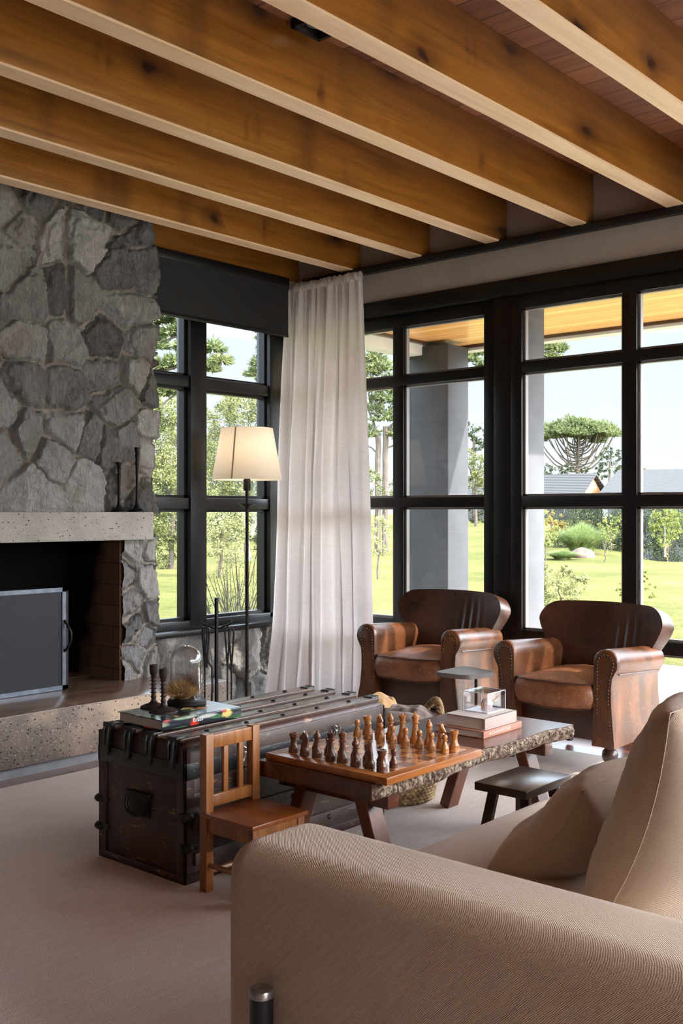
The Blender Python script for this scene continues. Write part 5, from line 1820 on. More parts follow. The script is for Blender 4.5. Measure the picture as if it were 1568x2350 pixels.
struct('porch_trim', MB().b2((7.335, 1.65, 2.575), (7.36, 5.16, 2.61)).b2((5.3, 5.16, 2.575), (7.36, 5.20, 2.61)), M['stool_wood'])
tag(MB().b2((6.96, 4.94, -0.02), (7.25, 5.36, 2.56), 0.006).build('porch_column', M['render_grey']), 'square grey rendered porch column outside the glazed doors', 'column')

# ------------------------------------------------------------------ trees and shrubs


def leaf_cloud(blobs, size, per, sd, clump=0.22, flat=0.0):
    """small leaf quads gathered in clumps over ellipsoids"""
    rg = np.random.RandomState(sd)
    allv = []
    for (x, y, z, r) in blobs:
        size_ = size * 0.52
        n = int(1.9 * per * max(0.35, min(3.0, (r / size / 7.0) ** 2)))
        nc = max(6, n // 26)
        d = rg.normal(size=(nc, 3)); d /= np.linalg.norm(d, axis=1)[:, None]
        cr = rg.uniform(0.45, 1.0, nc) ** 0.5 * r
        cc = d * cr[:, None] + np.array([x, y, z])
        k = rg.randint(0, nc, n)
        p = cc[k] + rg.normal(size=(n, 3)) * r * clump * 0.55
        u = rg.normal(size=(n, 3)); u /= np.linalg.norm(u, axis=1)[:, None]
        w = rg.normal(size=(n, 3)); w -= (w * u).sum(1)[:, None] * u; w /= np.linalg.norm(w, axis=1)[:, None]
        s = size_ * rg.uniform(0.6, 1.3, n)[:, None]
        allv.append(np.stack([p - u * s, p + w * s * 0.55, p + u * s, p - w * s * 0.55], 1))
    V = np.concatenate(allv).reshape(-1, 3)
    Fq = np.arange(len(V)).reshape(-1, 4)
    return V, Fq


def needle_tufts(blobs, nlen, per, sd):
    rg = np.random.RandomState(sd)
    allv = []
    for (x, y, z, r) in blobs:
        nt = max(8, int(per / 14))
        d = rg.normal(size=(nt, 3)); d[:, 2] = np.abs(d[:, 2]) * 0.6 + 0.25 * d[:, 2]; d /= np.linalg.norm(d, axis=1)[:, None]
        # each twig is a short spiky brush pointing outwards
        for t in range(nt):
            a = np.array([x, y, z]) + d[t] * r * rg.uniform(0.25, 0.55)
            L = r * rg.uniform(0.45, 0.75)
            m = 16
            q = rg.rand(m)[:, None]
            base = a + d[t] * L * q
            o = rg.normal(size=(m, 3)); o /= np.linalg.norm(o, axis=1)[:, None]
            tip = base + (o * 0.8 + d[t] * 0.9) * nlen * rg.uniform(0.7, 1.2, m)[:, None]
            w = np.cross(o, d[t]); w /= (np.linalg.norm(w, axis=1)[:, None] + 1e-6)
            ww = w * nlen * 0.16
            allv.append(np.stack([base - ww, base + ww, tip + ww * 0.35, tip - ww * 0.35], 1))
    V = np.concatenate(allv).reshape(-1, 3)
    return V, np.arange(len(V)).reshape(-1, 4)


M['trunk_bark'] = simple('tree_bark', lin(58, 50, 44), lin(92, 82, 72), 0.9, scale=6, stretch=(4, 4, 0.8), bump=0.5, bscale=12)
M['pale_bark'] = simple('pale_bark', lin(104, 96, 86), lin(136, 128, 118), 0.9, scale=6)
LM = {
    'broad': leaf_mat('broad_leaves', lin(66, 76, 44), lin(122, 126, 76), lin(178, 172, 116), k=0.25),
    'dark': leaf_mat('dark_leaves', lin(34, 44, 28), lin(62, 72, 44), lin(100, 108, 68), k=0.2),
    'pale': leaf_mat('pale_leaves', lin(104, 108, 68), lin(148, 148, 100), lin(190, 182, 134), k=0.25),
    'ara': leaf_mat('araucaria_needles', lin(62, 76, 48), lin(112, 122, 76), lin(168, 170, 112), k=0.25),
    'lime': leaf_mat('lime_leaves', lin(98, 112, 54), lin(142, 148, 80), lin(182, 178, 112), k=0.35),
    'bronze': leaf_mat('bronze_leaves', lin(110, 96, 52), lin(160, 140, 76), lin(196, 170, 100)),
}
TREES = {
'oak_left':((15.51,18.73,-0.1),[[(0.0,0.0,-0.23,0.06),(0.02,-0.02,1.06,0.06),(-0.01,0.02,2.55,0.05)]],[(-0.04,0.05,3.65,0.42),(0.87,0.52,3.12,0.45),(-0.04,0.05,2.25,0.5),(-0.39,-1.07,1.93,0.4),(-0.26,0.3,3.05,0.5),(-0.27,0.31,1.96,0.6),(-0.47,0.54,3.45,0.6),(0.02,-0.02,1.06,0.48),(0.3,-0.34,0.61,0.36),(-0.13,0.15,0.37,0.36),(-0.34,0.39,0.86,0.5),(1.85,0.93,1.58,0.4)]),
'oak_right':((19.39,20.36,-0.1),[[(0.1,-0.11,-0.25,0.081),(0.0,0.0,0.67,0.081),(-0.02,0.02,1.6,0.07),(-0.05,0.06,3.34,0.058)],[(0.11,-0.13,0.67,0.035),(0.29,-0.33,1.37,0.035),(0.34,-0.38,1.95,0.023)]],[(-0.47,0.54,3.69,0.49),(-0.05,0.06,4.09,0.53),(0.37,-0.42,4.04,0.49),(-0.32,0.37,2.88,0.6),(0.21,-0.24,2.99,0.6),(-0.02,0.02,2.18,0.6),(-0.51,0.59,2.06,0.53),(0.48,-0.55,2.24,0.46),(0.67,-0.77,3.34,0.7),(0.75,-0.86,4.27,0.58),(-1.54,-1.28,3.95,0.35),(1.38,2.97,3.05,0.35)]),
'pale_tree':((14.22,15.65,-0.1),[[(0.0,0.0,-0.04,0.035),(0.02,-0.02,0.92,0.026)]],[(-0.06,0.06,1.09,0.35),(0.14,-0.16,0.83,0.33),(0.29,-0.33,1.18,0.28),(-0.13,0.15,0.61,0.26),(0.09,-0.1,0.44,0.24)]),
'dark_tree':((25.5,25.53,-0.09),[[(-0.02,0.02,-0.3,0.089),(0.0,0.0,1.68,0.075)]],[(-0.2,0.22,1.08,0.51),(0.1,-0.11,0.63,0.51),(-0.1,0.11,0.19,0.42),(0.2,-0.22,1.53,0.6),(1.75,2.55,1.71,0.45)]),
'back_left':((30.2,35.35,-0.1),[[(0.0,0.0,-0.3,0.152),(0.0,0.0,2.75,0.114)]],[(-0.63,0.72,2.37,1.33),(0.5,-0.57,2.18,1.33),(0.0,0.0,3.89,1.14),(1.13,-1.29,1.22,1.14),(-0.38,0.43,0.84,1.14),(-1.25,1.43,2.75,1.71)]),
'back_right':((33.74,34.34,-0.09),[[(0.0,0.0,-0.3,0.159),(0.0,0.0,2.8,0.119)]],[(-0.52,0.6,1.61,1.19),(0.52,-0.6,2.4,1.59),(0.13,-0.15,3.99,1.19),(1.31,-1.5,3.2,1.79),(-0.39,0.45,0.42,0.8),(1.05,-1.2,0.81,1.19)]),
'araucaria_near':((11.18,14.56,-0.1),[[(0.0,0.0,0.08,0.119),(0.01,-0.01,2.61,0.104),(-0.01,0.01,4.85,0.082)],[(0.0,0.0,3.66,0.037),(0.39,-0.45,3.73,0.03),(0.64,-0.73,3.84,0.022),(0.98,-1.12,3.82,0.015)],[(0.0,0.0,3.36,0.037),(0.34,-0.39,3.43,0.022),(0.59,-0.67,3.51,0.015)],[(0.0,0.0,4.25,0.037),(0.34,-0.39,4.18,0.022),(0.54,-0.62,4.33,0.015)],[(0.34,-0.39,3.13,0.015),(0.52,-0.59,3.32,0.015),(0.69,-0.79,3.25,0.011)]],[(0.45,-0.52,4.34,0.22),(0.37,-0.42,4.59,0.21),(0.61,-0.7,4.1,0.16),(0.53,-0.61,3.82,0.19),(0.69,-0.79,4.4,0.13),(0.92,-1.05,4.06,0.19),(1.02,-1.17,3.86,0.15),(0.89,-1.02,3.73,0.15),(0.35,-0.4,3.77,0.16),(0.64,-0.73,4.55,0.16),(0.39,-0.45,3.32,0.15),(0.64,-0.73,3.32,0.13),(0.22,-0.25,4.1,0.3),(0.2,-0.22,4.55,0.3)]),
'araucaria_mid':((18.91,17.87,-0.1),[[(0.0,0.0,-0.04,0.086),(0.0,0.0,3.2,0.075),(0.0,0.0,6.42,0.054)],[(0.0,0.0,4.27,0.032),(-0.35,0.41,4.43,0.022),(-0.64,0.73,4.59,0.016)],[(0.0,0.0,4.92,0.032),(-0.35,0.41,5.02,0.022),(-0.6,0.69,5.35,0.016)]],[(-0.58,0.67,5.58,0.18),(-0.55,0.63,5.28,0.19),(-0.65,0.75,4.94,0.22),(-0.77,0.88,4.68,0.19),(-0.57,0.65,4.57,0.19),(-0.46,0.53,5.02,0.22),(-0.35,0.41,4.7,0.26),(-0.28,0.32,5.46,0.28),(-0.64,0.73,5.78,0.15)]),
'pines_pair':((24.86,20.18,-0.01),[[(-0.05,0.06,-0.3,0.093),(-0.04,0.05,1.69,0.086),(-0.04,0.04,3.54,0.08)],[(0.11,-0.12,-0.3,0.093),(0.11,-0.12,1.69,0.086),(0.11,-0.13,3.81,0.08)],[(-0.04,0.04,3.54,0.04),(-0.23,0.26,4.34,0.027)],[(0.11,-0.13,3.67,0.04),(0.46,-0.53,4.21,0.027)],[(0.11,-0.13,3.14,0.027),(0.59,-0.68,3.41,0.027)],[(-0.04,0.04,3.01,0.027),(-0.28,0.32,3.28,0.027)]],[(-0.12,0.14,5.79,0.34),(0.07,-0.08,5.53,0.37),(-0.19,0.22,6.19,0.32),(-0.09,0.1,4.93,0.48),(0.16,-0.18,4.6,0.45),(-0.19,0.22,4.34,0.45),(0.11,-0.13,4.01,0.45),(0.49,-0.56,4.47,0.32),(0.57,-0.66,4.01,0.29),(0.46,-0.53,4.93,0.27),(-0.23,0.27,3.54,0.32),(0.51,-0.58,3.41,0.29),(0.33,-0.38,3.54,0.27),(-0.21,0.24,5.4,0.34),(0.24,-0.28,5.13,0.34)]),
'undergrowth':((23.37,18.84,-0.05),[[(0.0,0.0,-0.17,0.037),(0.0,0.0,1.2,0.037)]],[(-0.24,0.28,2.07,0.37),(0.21,-0.23,1.82,0.37),(0.45,-0.51,2.32,0.35),(0.37,-0.42,1.57,0.37),(-0.16,0.19,1.7,0.32),(0.49,-0.56,1.08,0.32),(0.41,-0.47,0.58,0.22)]),
'young_tree':((14.74,12.01,-0.1),[[(0.0,0.0,0.09,0.019),(0.0,0.0,0.8,0.016)]],[(-0.01,0.01,1.11,0.17),(0.03,-0.04,0.88,0.19),(-0.03,0.04,0.68,0.16),(0.04,-0.05,0.6,0.13)]),
'edge_tree':((41.85,28.1,0.52),[[(0.0,0.0,-0.3,0.083),(0.0,0.0,2.67,0.062)],[(0.0,0.0,1.84,0.041),(-0.23,0.26,2.88,0.031)],[(0.0,0.0,2.05,0.041),(0.18,-0.2,3.08,0.031)]],[(-0.16,0.19,3.29,0.46),(0.14,-0.16,2.88,0.5),(-0.1,0.11,2.15,0.46),(0.18,-0.2,1.84,0.46),(-0.23,0.26,2.56,0.41),(0.38,-0.44,2.46,0.62)]),
'edge_dark':((45.13,30.41,0.63),[[(0.0,0.0,-0.3,0.089),(0.0,0.0,4.5,0.067)]],[(-0.12,0.14,4.84,0.4),(0.18,-0.2,4.5,0.45),(-0.04,0.05,0.37,0.4),(0.21,-0.23,0.15,0.45),(0.47,-0.54,4.28,0.54),(-0.19,0.22,0.93,0.31),(0.32,-0.37,0.82,0.45),(0.03,-0.03,4.06,0.4)]),
'araucaria_edge':((37.64,23.8,0.34),[[(0.0,0.0,0.42,0.109),(0.0,0.0,5.89,0.091),(0.0,0.0,8.07,0.073)],[(0.0,0.0,6.62,0.055),(0.48,-0.55,6.8,0.036),(1.08,-1.24,7.44,0.027)],[(0.0,0.0,6.62,0.055),(-0.48,0.55,6.8,0.036),(-0.9,1.03,7.07,0.027)],[(0.0,0.0,6.98,0.055),(0.72,-0.82,7.44,0.036),(1.56,-1.78,7.62,0.022)]],[(1.02,-1.17,7.67,0.26),(1.22,-1.4,7.71,0.29),(1.44,-1.65,7.57,0.27),(1.58,-1.81,7.71,0.18),(1.22,-1.4,7.35,0.22),(1.02,-1.17,7.93,0.22),(-0.9,1.03,7.16,0.26),(-0.74,0.85,7.44,0.22),(-1.02,1.17,7.44,0.22),(-0.6,0.69,6.98,0.26),(1.32,-1.51,7.89,0.18),(1.46,-1.67,7.24,0.18),(-0.24,0.27,8.26,0.55),(0.24,-0.27,8.26,0.55)]),
'oak_far':((103.07,52.26,0.39),[[(0.0,0.0,2.02,0.139),(0.06,-0.07,6.19,0.093)]],[(-0.18,0.21,7.02,0.79),(0.43,-0.49,6.56,0.83),(-0.61,0.7,6.19,0.74),(0.21,-0.24,5.36,0.93),(0.92,-1.05,5.73,0.83),(-0.4,0.45,4.8,0.74),(0.82,-0.94,4.33,0.83),(-0.85,0.98,5.03,0.56),(1.28,-1.47,4.33,0.65)]),
'oak_far2':((104.48,59.77,0.75),[[(0.0,0.0,1.72,0.147),(0.0,0.0,4.65,0.098)]],[(-0.64,0.74,5.24,0.88),(0.16,-0.18,4.9,0.78),(0.84,-0.96,5.38,0.73),(1.35,-1.55,4.9,0.68),(0.71,-0.81,4.41,0.68),(2.09,-2.39,4.41,0.68),(-1.29,1.47,5.63,0.98),(-0.48,0.55,4.41,0.78),(2.41,-2.76,5.04,0.59)]),
'oak_far3':((110.97,52.34,-1.19),[[(0.0,0.0,3.66,0.098),(0.0,0.0,6.59,0.098)]],[(-0.13,0.15,7.18,0.49),(0.19,-0.22,6.84,0.39),(-0.39,0.44,6.84,0.49)]),
'sapling_fork':((24.78,12.67,-0.08),[[(0.0,0.0,-0.03,0.017),(0.0,0.0,0.23,0.013),(-0.04,0.04,0.56,0.009)],[(0.0,0.0,0.23,0.011),(0.03,-0.03,0.56,0.009)]],[(0.02,-0.03,0.68,0.09),(-0.05,0.06,0.77,0.09),(-0.01,0.01,0.88,0.1)]),
'sapling':((26.73,13.49,-0.07),[[(0.0,0.0,0.17,0.022),(-0.01,0.01,0.56,0.017),(-0.02,0.02,0.92,0.012)]],[(-0.14,0.16,0.92,0.14),(-0.02,0.03,1.04,0.14),(0.09,-0.11,0.89,0.17),(0.04,-0.04,0.72,0.17),(-0.1,0.12,0.72,0.14),(0.13,-0.15,1.1,0.11),(-0.04,0.04,0.56,0.1)]),
'maple':((28.18,12.58,-0.22),[[(0.0,0.0,0.16,0.039),(0.0,0.0,0.64,0.029),(-0.01,0.01,1.13,0.024)]],[(-0.02,0.02,1.4,0.29),(-0.15,0.18,1.15,0.24),(0.14,-0.17,1.15,0.27),(-0.02,0.02,0.94,0.32),(-0.12,0.14,0.78,0.22),(0.12,-0.14,0.82,0.24),(0.0,0.0,0.6,0.2),(-0.22,0.25,1.01,0.15),(0.23,-0.27,0.94,0.17),(0.11,-0.12,1.43,0.2),(0.27,-0.3,1.25,0.15)]),
'young_maple':((14.08,8.2,-0.1),[[(0.0,0.0,0.01,0.013),(0.01,-0.01,0.61,0.011),(0.02,-0.02,0.94,0.008)]],[(0.0,0.0,1.21,0.11),(-0.04,0.05,1.04,0.09),(0.05,-0.06,0.95,0.11),(-0.02,0.02,0.81,0.08),(0.1,-0.11,1.04,0.07),(-0.05,0.06,1.27,0.09),(0.05,-0.06,0.84,0.06)]),
'bronze_shrub':((21.22,12.19,-0.1),[[(0.0,0.0,0.66,0.02),(0.0,0.0,1.16,0.015)]],[(-0.06,0.08,1.26,0.18),(0.07,-0.07,1.16,0.16),(0.16,-0.19,1.01,0.14),(0.0,0.0,1.01,0.14),(-0.16,0.19,1.16,0.14)]),
'front_shrub':((10.23,5.77,-0.1),[[(0.0,0.0,0.09,0.01),(0.0,0.0,0.52,0.007)]],[(-0.07,0.08,0.61,0.11),(0.03,-0.04,0.54,0.12),(0.13,-0.14,0.49,0.1),(-0.05,0.05,0.45,0.12),(0.08,-0.09,0.4,0.11),(-0.12,0.14,0.71,0.07),(0.17,-0.2,0.57,0.06),(0.05,-0.05,0.66,0.07),(-0.11,0.12,0.49,0.09),(-0.12,0.14,0.3,0.08)]),
'side_shrub':((10.34,4.89,-0.1),[[(0.0,0.0,0.14,0.007),(0.01,-0.01,0.6,0.005),(-0.01,0.01,0.96,0.004)]],[(-0.01,0.01,0.96,0.03),(0.01,-0.01,0.9,0.04),(0.0,0.0,0.73,0.04),(0.02,-0.03,0.6,0.05),(0.07,-0.08,0.51,0.06),(0.0,0.0,0.46,0.06),(0.09,-0.1,0.44,0.05),(-0.09,0.1,0.6,0.04),(-0.13,0.15,0.51,0.05),(-0.11,0.12,0.44,0.05),(0.02,-0.03,0.65,0.04)]),
}
TL_ = {
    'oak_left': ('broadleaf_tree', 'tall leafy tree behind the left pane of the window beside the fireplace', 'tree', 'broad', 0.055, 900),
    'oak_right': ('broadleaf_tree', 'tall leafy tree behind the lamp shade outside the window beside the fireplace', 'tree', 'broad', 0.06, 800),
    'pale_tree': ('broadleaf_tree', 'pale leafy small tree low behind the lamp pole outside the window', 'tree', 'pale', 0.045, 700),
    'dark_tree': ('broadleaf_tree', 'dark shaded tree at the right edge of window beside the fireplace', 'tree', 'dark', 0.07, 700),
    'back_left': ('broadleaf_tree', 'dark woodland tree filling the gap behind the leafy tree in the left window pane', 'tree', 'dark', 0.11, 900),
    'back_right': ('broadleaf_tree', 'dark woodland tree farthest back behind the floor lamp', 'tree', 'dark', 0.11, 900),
    'araucaria_near': ('araucaria_tree', 'near araucaria with spiky branch tufts in the top left window panes', 'tree', 'ara', 0.085, 620),
    'araucaria_mid': ('araucaria_tree', 'araucaria showing spiky dark tufts just left of the curtain top', 'tree', 'ara', 0.10, 520),
    'pines_pair': ('araucaria_tree', 'tall twin trunked araucaria seen just right of the curtain', 'tree', 'ara', 0.13, 520),
    'undergrowth': ('broadleaf_tree', 'leafy undergrowth tree below the twin trunks right of the curtain', 'tree', 'broad', 0.07, 600),
    'young_tree': ('young_tree', 'pale young tree on the lawn just right of the lower curtain', 'tree', 'pale', 0.04, 420),
    'edge_tree': ('broadleaf_tree', 'sunlit leafy tree right of the grey porch column', 'tree', 'broad', 0.09, 520),
    'edge_dark': ('broadleaf_tree', 'dark tree standing behind the sunlit tree right of porch column', 'tree', 'dark', 0.1, 520),
    'araucaria_edge': ('araucaria_tree', 'araucaria branch with dark tufts high in the top row of door panes', 'tree', 'ara', 0.13, 420),
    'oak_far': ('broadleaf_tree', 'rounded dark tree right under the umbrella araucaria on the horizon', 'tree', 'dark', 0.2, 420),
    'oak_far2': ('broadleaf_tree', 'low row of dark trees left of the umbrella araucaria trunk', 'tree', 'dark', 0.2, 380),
    'oak_far3': ('broadleaf_tree', 'small treetop showing above the ridge of the right hand roof', 'tree', 'broad', 0.18, 260),
    'sapling_fork': ('sapling', 'thin sapling with forked stem on the lawn, nearest the boulder', 'sapling', 'lime', 0.04, 110),
    'sapling': ('sapling', 'slender leafy sapling on the lawn just left of the door mullion', 'sapling', 'lime', 0.05, 260),
    'maple': ('young_tree', 'bright yellow green young tree on the lawn at right edge of doors', 'tree', 'lime', 0.055, 460),
    'young_maple': ('young_tree', 'yellow green young tree beside the outer pier left of the pampas grass', 'tree', 'lime', 0.035, 240),
    'bronze_shrub': ('shrub', 'bronze leaved shrub high behind the young tree by the outer pier', 'shrub', 'bronze', 0.05, 320),
    'front_shrub': ('shrub', 'sunlit bushy shrub just outside the door behind the nearer armchair', 'shrub', 'pale', 0.022, 520),
    'side_shrub': ('shrub', 'slim yellowish shrub outside the doors behind the door mullion', 'shrub', 'lime', 0.02, 260),
}
sd_ = 11
for key, (loc, trunks, blobs) in TREES.items():
    nm, lab, cat, lm, size, per = TL_[key]
    sd_ += 1
    t = thing(nm, lab, cat, loc)
    for i, path in enumerate(trunks):
        pts = [p[:3] for p in path]; rr = [max(0.006, p[3]) for p in path]
        # smoother path
        P = []; Rr = []
        for a, b, ra, rb in zip(pts, pts[1:], rr, rr[1:]):
            for q in range(5):
                f = q / 5
                w = 0.03 * mn.noise(Vector((a[0] + f * 3, a[1], a[2] * 2 + f * 4)))
                P.append((a[0] + (b[0] - a[0]) * f + w, a[1] + (b[1] - a[1]) * f - w, a[2] + (b[2] - a[2]) * f)); Rr.append(ra + (rb - ra) * f)
        P.append(pts[-1]); Rr.append(rr[-1])
        MB().tube(P, Rr, 8).build('tree_trunk' if i == 0 else 'branch', M['pale_bark'] if key in ('oak_right', 'maple') else M['trunk_bark'], t)
    if key.startswith(('araucaria', 'pines')): V, Fq = needle_tufts(blobs, size * 0.85, per * 1.7, sd_)
    else: V, Fq = leaf_cloud(blobs, size, per, sd_)
    raw_mesh('foliage', V, Fq, LM[lm], t, False)

# umbrella araucaria on the horizon
ux = thing('araucaria_tree', 'umbrella shaped araucaria standing alone on the horizon in the right door', 'tree', (108.11, 58.65, 0.7))
MB().tube([(0, 0, -0.4), (0.05, 0, 3.0), (0, 0.05, 6.5), (0, 0, 9.6)], [0.34, 0.28, 0.22, 0.1], 10).build('tree_trunk', M['trunk_bark'], ux)
rg = np.random.RandomState(4)
bl_ = []
bm2 = []
for k in range(40):
    a = k * 2.399
    h0 = 5.0 + 3.6 * (k / 40)
    reach = 4.7 * (1 - 0.66 * (k / 40)) * rg.uniform(0.9, 1.06)
    top = 8.4 + 1.7 * (1 - (reach / 5.0) ** 2) + rg.uniform(-0.4, 0.3)
    c, s = math.cos(a), math.sin(a)
    pts = [(c * reach * f, s * reach * f, h0 + (top - h0) * f ** 2.4 - 0.10 * math.sin(f * math.pi)) for f in (0, 0.2, 0.4, 0.6, 0.8, 0.95, 1.0)]
    MB().tube(pts, [0.10, 0.09, 0.085, 0.075, 0.065, 0.05, 0.04], 5).build('branch', M['trunk_bark'], ux)
    bl_.append((c * reach, s * reach, top + 0.25, rg.uniform(0.75, 1.1)))
    if k % 2 == 0: bl_.append((c * reach * 0.8, s * reach * 0.8, top + 0.3, rg.uniform(0.5, 0.7)))
V, Fq = needle_tufts(bl_, 0.26, 900, 77)
raw_mesh('foliage', V, Fq, LM['ara'], ux, False)


# grasses, boulder, twiggy bush
def grass_clump(name, label, loc, r, h, n, mat, sd, width=0.012):
    rg = np.random.RandomState(sd)
    a = rg.rand(n) * 6.283; e = rg.rand(n) ** 0.8
    base = np.stack([np.cos(a) * r * 0.35 * e, np.sin(a) * r * 0.35 * e, np.zeros(n)], 1)
    out = np.stack([np.cos(a + rg.normal(size=n) * 0.5), np.sin(a + rg.normal(size=n) * 0.5), np.zeros(n)], 1) * e[:, None]
    L = h * rg.uniform(0.7, 1.05, n)[:, None]
    up = np.array([0, 0, 1.0])
    sgs = []
    w = np.stack([-out[:, 1], out[:, 0], np.zeros(n)], 1); w = w / (np.linalg.norm(w, axis=1)[:, None] + 1e-6) * width
    P = [base + up * L * f * (1 - 0.35 * f * e[:, None]) + out * r * f ** 2 * 0.95 for f in (0, 0.35, 0.7, 1.0)]
    for p, q, wa, wb in zip(P, P[1:], (1, 0.9, 0.6), (0.9, 0.6, 0.1)):
        sgs.append(np.stack([p - w * wa, p + w * wa, q + w * wb, q - w * wb], 1))
    V = np.concatenate(sgs).reshape(-1, 3)
    o = raw_mesh(name, V, np.arange(len(V)).reshape(-1, 4), mat, None, False, loc)
    return tag(o, label, 'grass clump')


M['pampas'] = leaf_mat('pampas_blades', lin(96, 116, 70), lin(140, 156, 98), lin(186, 190, 136), scale=3)
grass_clump('pampas_grass', 'big arching pampas grass clump on the lawn behind the boulder', (28.0, 15.07, -0.06), 0.85, 0.98, 5200, M['pampas'], 3, 0.008)
grass_clump('low_grass_clump', 'low round grass clump on the lawn left of the boulder', (24.94, 14.0, -0.08), 0.52, 0.30, 2600, M['pampas'], 5, 0.006)
bo = MB(); bo.ball((0, 0, 0.1), 0.34, 24, (1.05, 0.8, 0.62))
for v in bo.bm.verts:
    v.co += v.co.normalized() * 0.05 * mn.noise(v.co * 4)
M['boulder'] = simple('boulder_stone', lin(74, 62, 55), lin(108, 92, 82), 0.9, scale=5, bump=0.4, bscale=20)
o = bo.build('boulder', M['boulder'], None, loc=(26.19, 14.05, -0.10), rot=(0, 0.12, -0.7))
tag(o, 'rounded brown boulder lying on the lawn before the pampas grass', 'rock')
tw_ = thing('twiggy_bush', 'bare twiggy bush just outside the window behind the lamp pole', 'shrub', (5.50, 5.86, -0.1))
rg = np.random.RandomState(8)
stems = MB()
lv = []
for k in range(46):
    a = rg.rand() * 6.283; l = rg.uniform(0.55, 1.08); sp = rg.uniform(0.05, 0.42)
    p0 = Vector((rg.uniform(-0.1, 0.1), rg.uniform(-0.1, 0.1), 0))
    P = [p0 + Vector((math.cos(a) * sp * f ** 1.4 + 0.02 * math.sin(f * 7 + k), math.sin(a) * sp * f ** 1.4, l * f)) for f in (0, 0.25, 0.5, 0.75, 1.0)]
    stems.tube(P, [0.006, 0.005, 0.0042, 0.0034, 0.002], 5)
    for p in P[2:]:
        lv.append((p.x, p.y, p.z, 0.05))
stems.build('stem', M['trunk_bark'], tw_)
V, Fq = leaf_cloud(lv, 0.010, 60, 5, 0.6)
raw_mesh('foliage', V, Fq, LM['broad'], tw_, False)


# ------------------------------------------------------------------ houses beyond the lawn
FW = Vector((math.cos(R_(41.15)), math.sin(R_(41.15)), 0)); RT = Vector((FW.y, -FW.x, 0))


def house(name, label, corner, g, W, l, L, z0, ze, zr, gable_mat, ov=0.5):
    """corner: near eave corner; g along the gable end, l along the ridge"""
    t = thing(name, label, 'house', (corner.x, corner.y, z0))
    he, hr = ze - z0, zr - z0
    mid = g * (W / 2)
    b = MB()
    A = [Vector((0, 0, 0)), g * W, g * W + Vector((0, 0, he)), mid + Vector((0, 0, hr)), Vector((0, 0, he))]
    va = [b.bm.verts.new(p) for p in A]; vb_ = [b.bm.verts.new(p + l * L) for p in A]
    b.bm.faces.new(va); b.bm.faces.new(list(reversed(vb_)))
    for i in range(5):
        j = (i + 1) % 5
        b.bm.faces.new((va[i], va[j], vb_[j], vb_[i]))
    b.build('wall', M['dark_cladding'], t, smooth=False)
    gb = MB()
    nrm = -l * 0.03
    G = [Vector((0, 0, he - 0.1)) + nrm, g * W + Vector((0, 0, he - 0.1)) + nrm, mid + Vector((0, 0, hr - 0.02)) + nrm]
    v1 = [gb.bm.verts.new(p) for p in G]; v2 = [gb.bm.verts.new(p + nrm) for p in G]
    gb.bm.faces.new(v1); gb.bm.faces.new(list(reversed(v2)))
    for i in range(3): gb.bm.faces.new((v1[i], v1[(i + 1) % 3], v2[(i + 1) % 3], v2[i]))
    gb.build('gable_boards', gable_mat, t, smooth=False)
    for s, name_ in ((-1, 'roof_slope'), (1, 'roof_slope')):
        rb = MB()
        e = mid + s * g * (W / 2 + ov * 0.6)
        sl = (hr - he) / (W / 2)
        ez = he - sl * ov * 0.6
        Q = [mid + Vector((0, 0, hr + 0.03)) - l * ov, e + Vector((0, 0, ez + 0.03)) - l * ov, e + Vector((0, 0, ez + 0.03)) + l * (L + ov), mid + Vector((0, 0, hr + 0.03)) + l * (L + ov)]
        q1 = [rb.bm.verts.new(p) for p in Q]; q2 = [rb.bm.verts.new(p + Vector((0, 0, 0.10))) for p in Q]
        rb.bm.faces.new(q1); rb.bm.faces.new(list(reversed(q2)))
        for i in range(4): rb.bm.faces.new((q1[i], q1[(i + 1) % 4], q2[(i + 1) % 4], q2[i]))
        o = rb.build(name_, M['roof'], t, smooth=False)
    return t


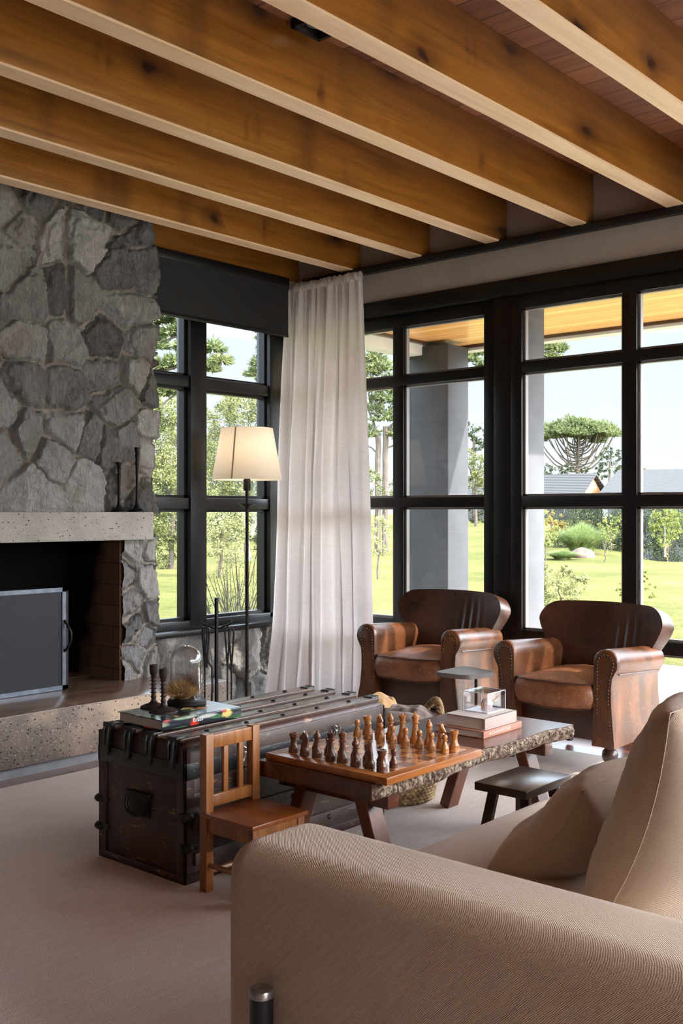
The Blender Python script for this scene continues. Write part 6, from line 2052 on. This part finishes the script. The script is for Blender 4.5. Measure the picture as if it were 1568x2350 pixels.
M['dark_cladding'] = simple('dark_cladding', lin(52, 54, 58), lin(66, 68, 72), 0.7, scale=3)
M['gable_wood'] = simple('gable_wood', lin(176, 122, 82), lin(206, 152, 108), 0.7, scale=2, stretch=(6, 6, 0.5))
cL = FW * 60 + RT * 13.56
gL = (RT * 0.62 + FW * 0.785).normalized(); lL = Vector((-gL.y, gL.x, 0))
hL = house('garden_house', 'low house with grey metal roof and wooden gable left of the door mullion', cL, gL, 3.1, lL, 9.0, -1.2, 2.25, 3.32, M['gable_wood'], 0.35)
cp = lL * 4.6 + gL * 2.2
MB().b2((cp.x - 0.45, cp.y - 0.45, 3.0), (cp.x + 0.45, cp.y + 0.45, 4.72)).b2((cp.x - 0.55, cp.y - 0.55, 4.66), (cp.x + 0.55, cp.y + 0.55, 4.78)).build('chimney', M['fascia'], hL)
cR = FW * 58 + RT * 14.67
gR = (RT * 2.7 + FW * 6.0).normalized(); lR = Vector((gR.y, -gR.x, 0))
hR = house('garden_house', 'low house with wide corrugated metal roof at right edge of the doors', cR, gR, 11.5, lR, 16.0, -2.2, 2.2, 3.6, M['gable_wood'], 0.4)
for k in range(3):
    p = lR * (3.2 + k * 2.1) - gR * 0.06
    MB().bar(p, p + Vector((0, 0, 3.9)), 0.5, 0.06, up=tuple(lR)).build('timber_door', M['gable_wood'], hR)
for k in range(2):
    p = -gR * 0.05 + lL * (0.8 + k * 1.9)
    MB().bar(p + Vector((0, 0, 0)), p + Vector((0, 0, 3.3)), 0.7, 0.06, up=tuple(lL)).build('render_pier', M['render_grey'], hL)
# dark hedge in front of the right hand house
hg = thing('hedge', 'dark tall hedge along the lawn in front of the right hand house', 'hedge', (32.3, 15.5, -0.4))
q = [(-1.8 + 0.55 * k * 0.6 + 0.1 * (k % 2), 1.5 - 0.75 * k * 0.75, 0.4 + 0.5 * j, 0.55) for k in range(6) for j in range(3)]
V, Fq = leaf_cloud(q, 0.05, 520, 41)
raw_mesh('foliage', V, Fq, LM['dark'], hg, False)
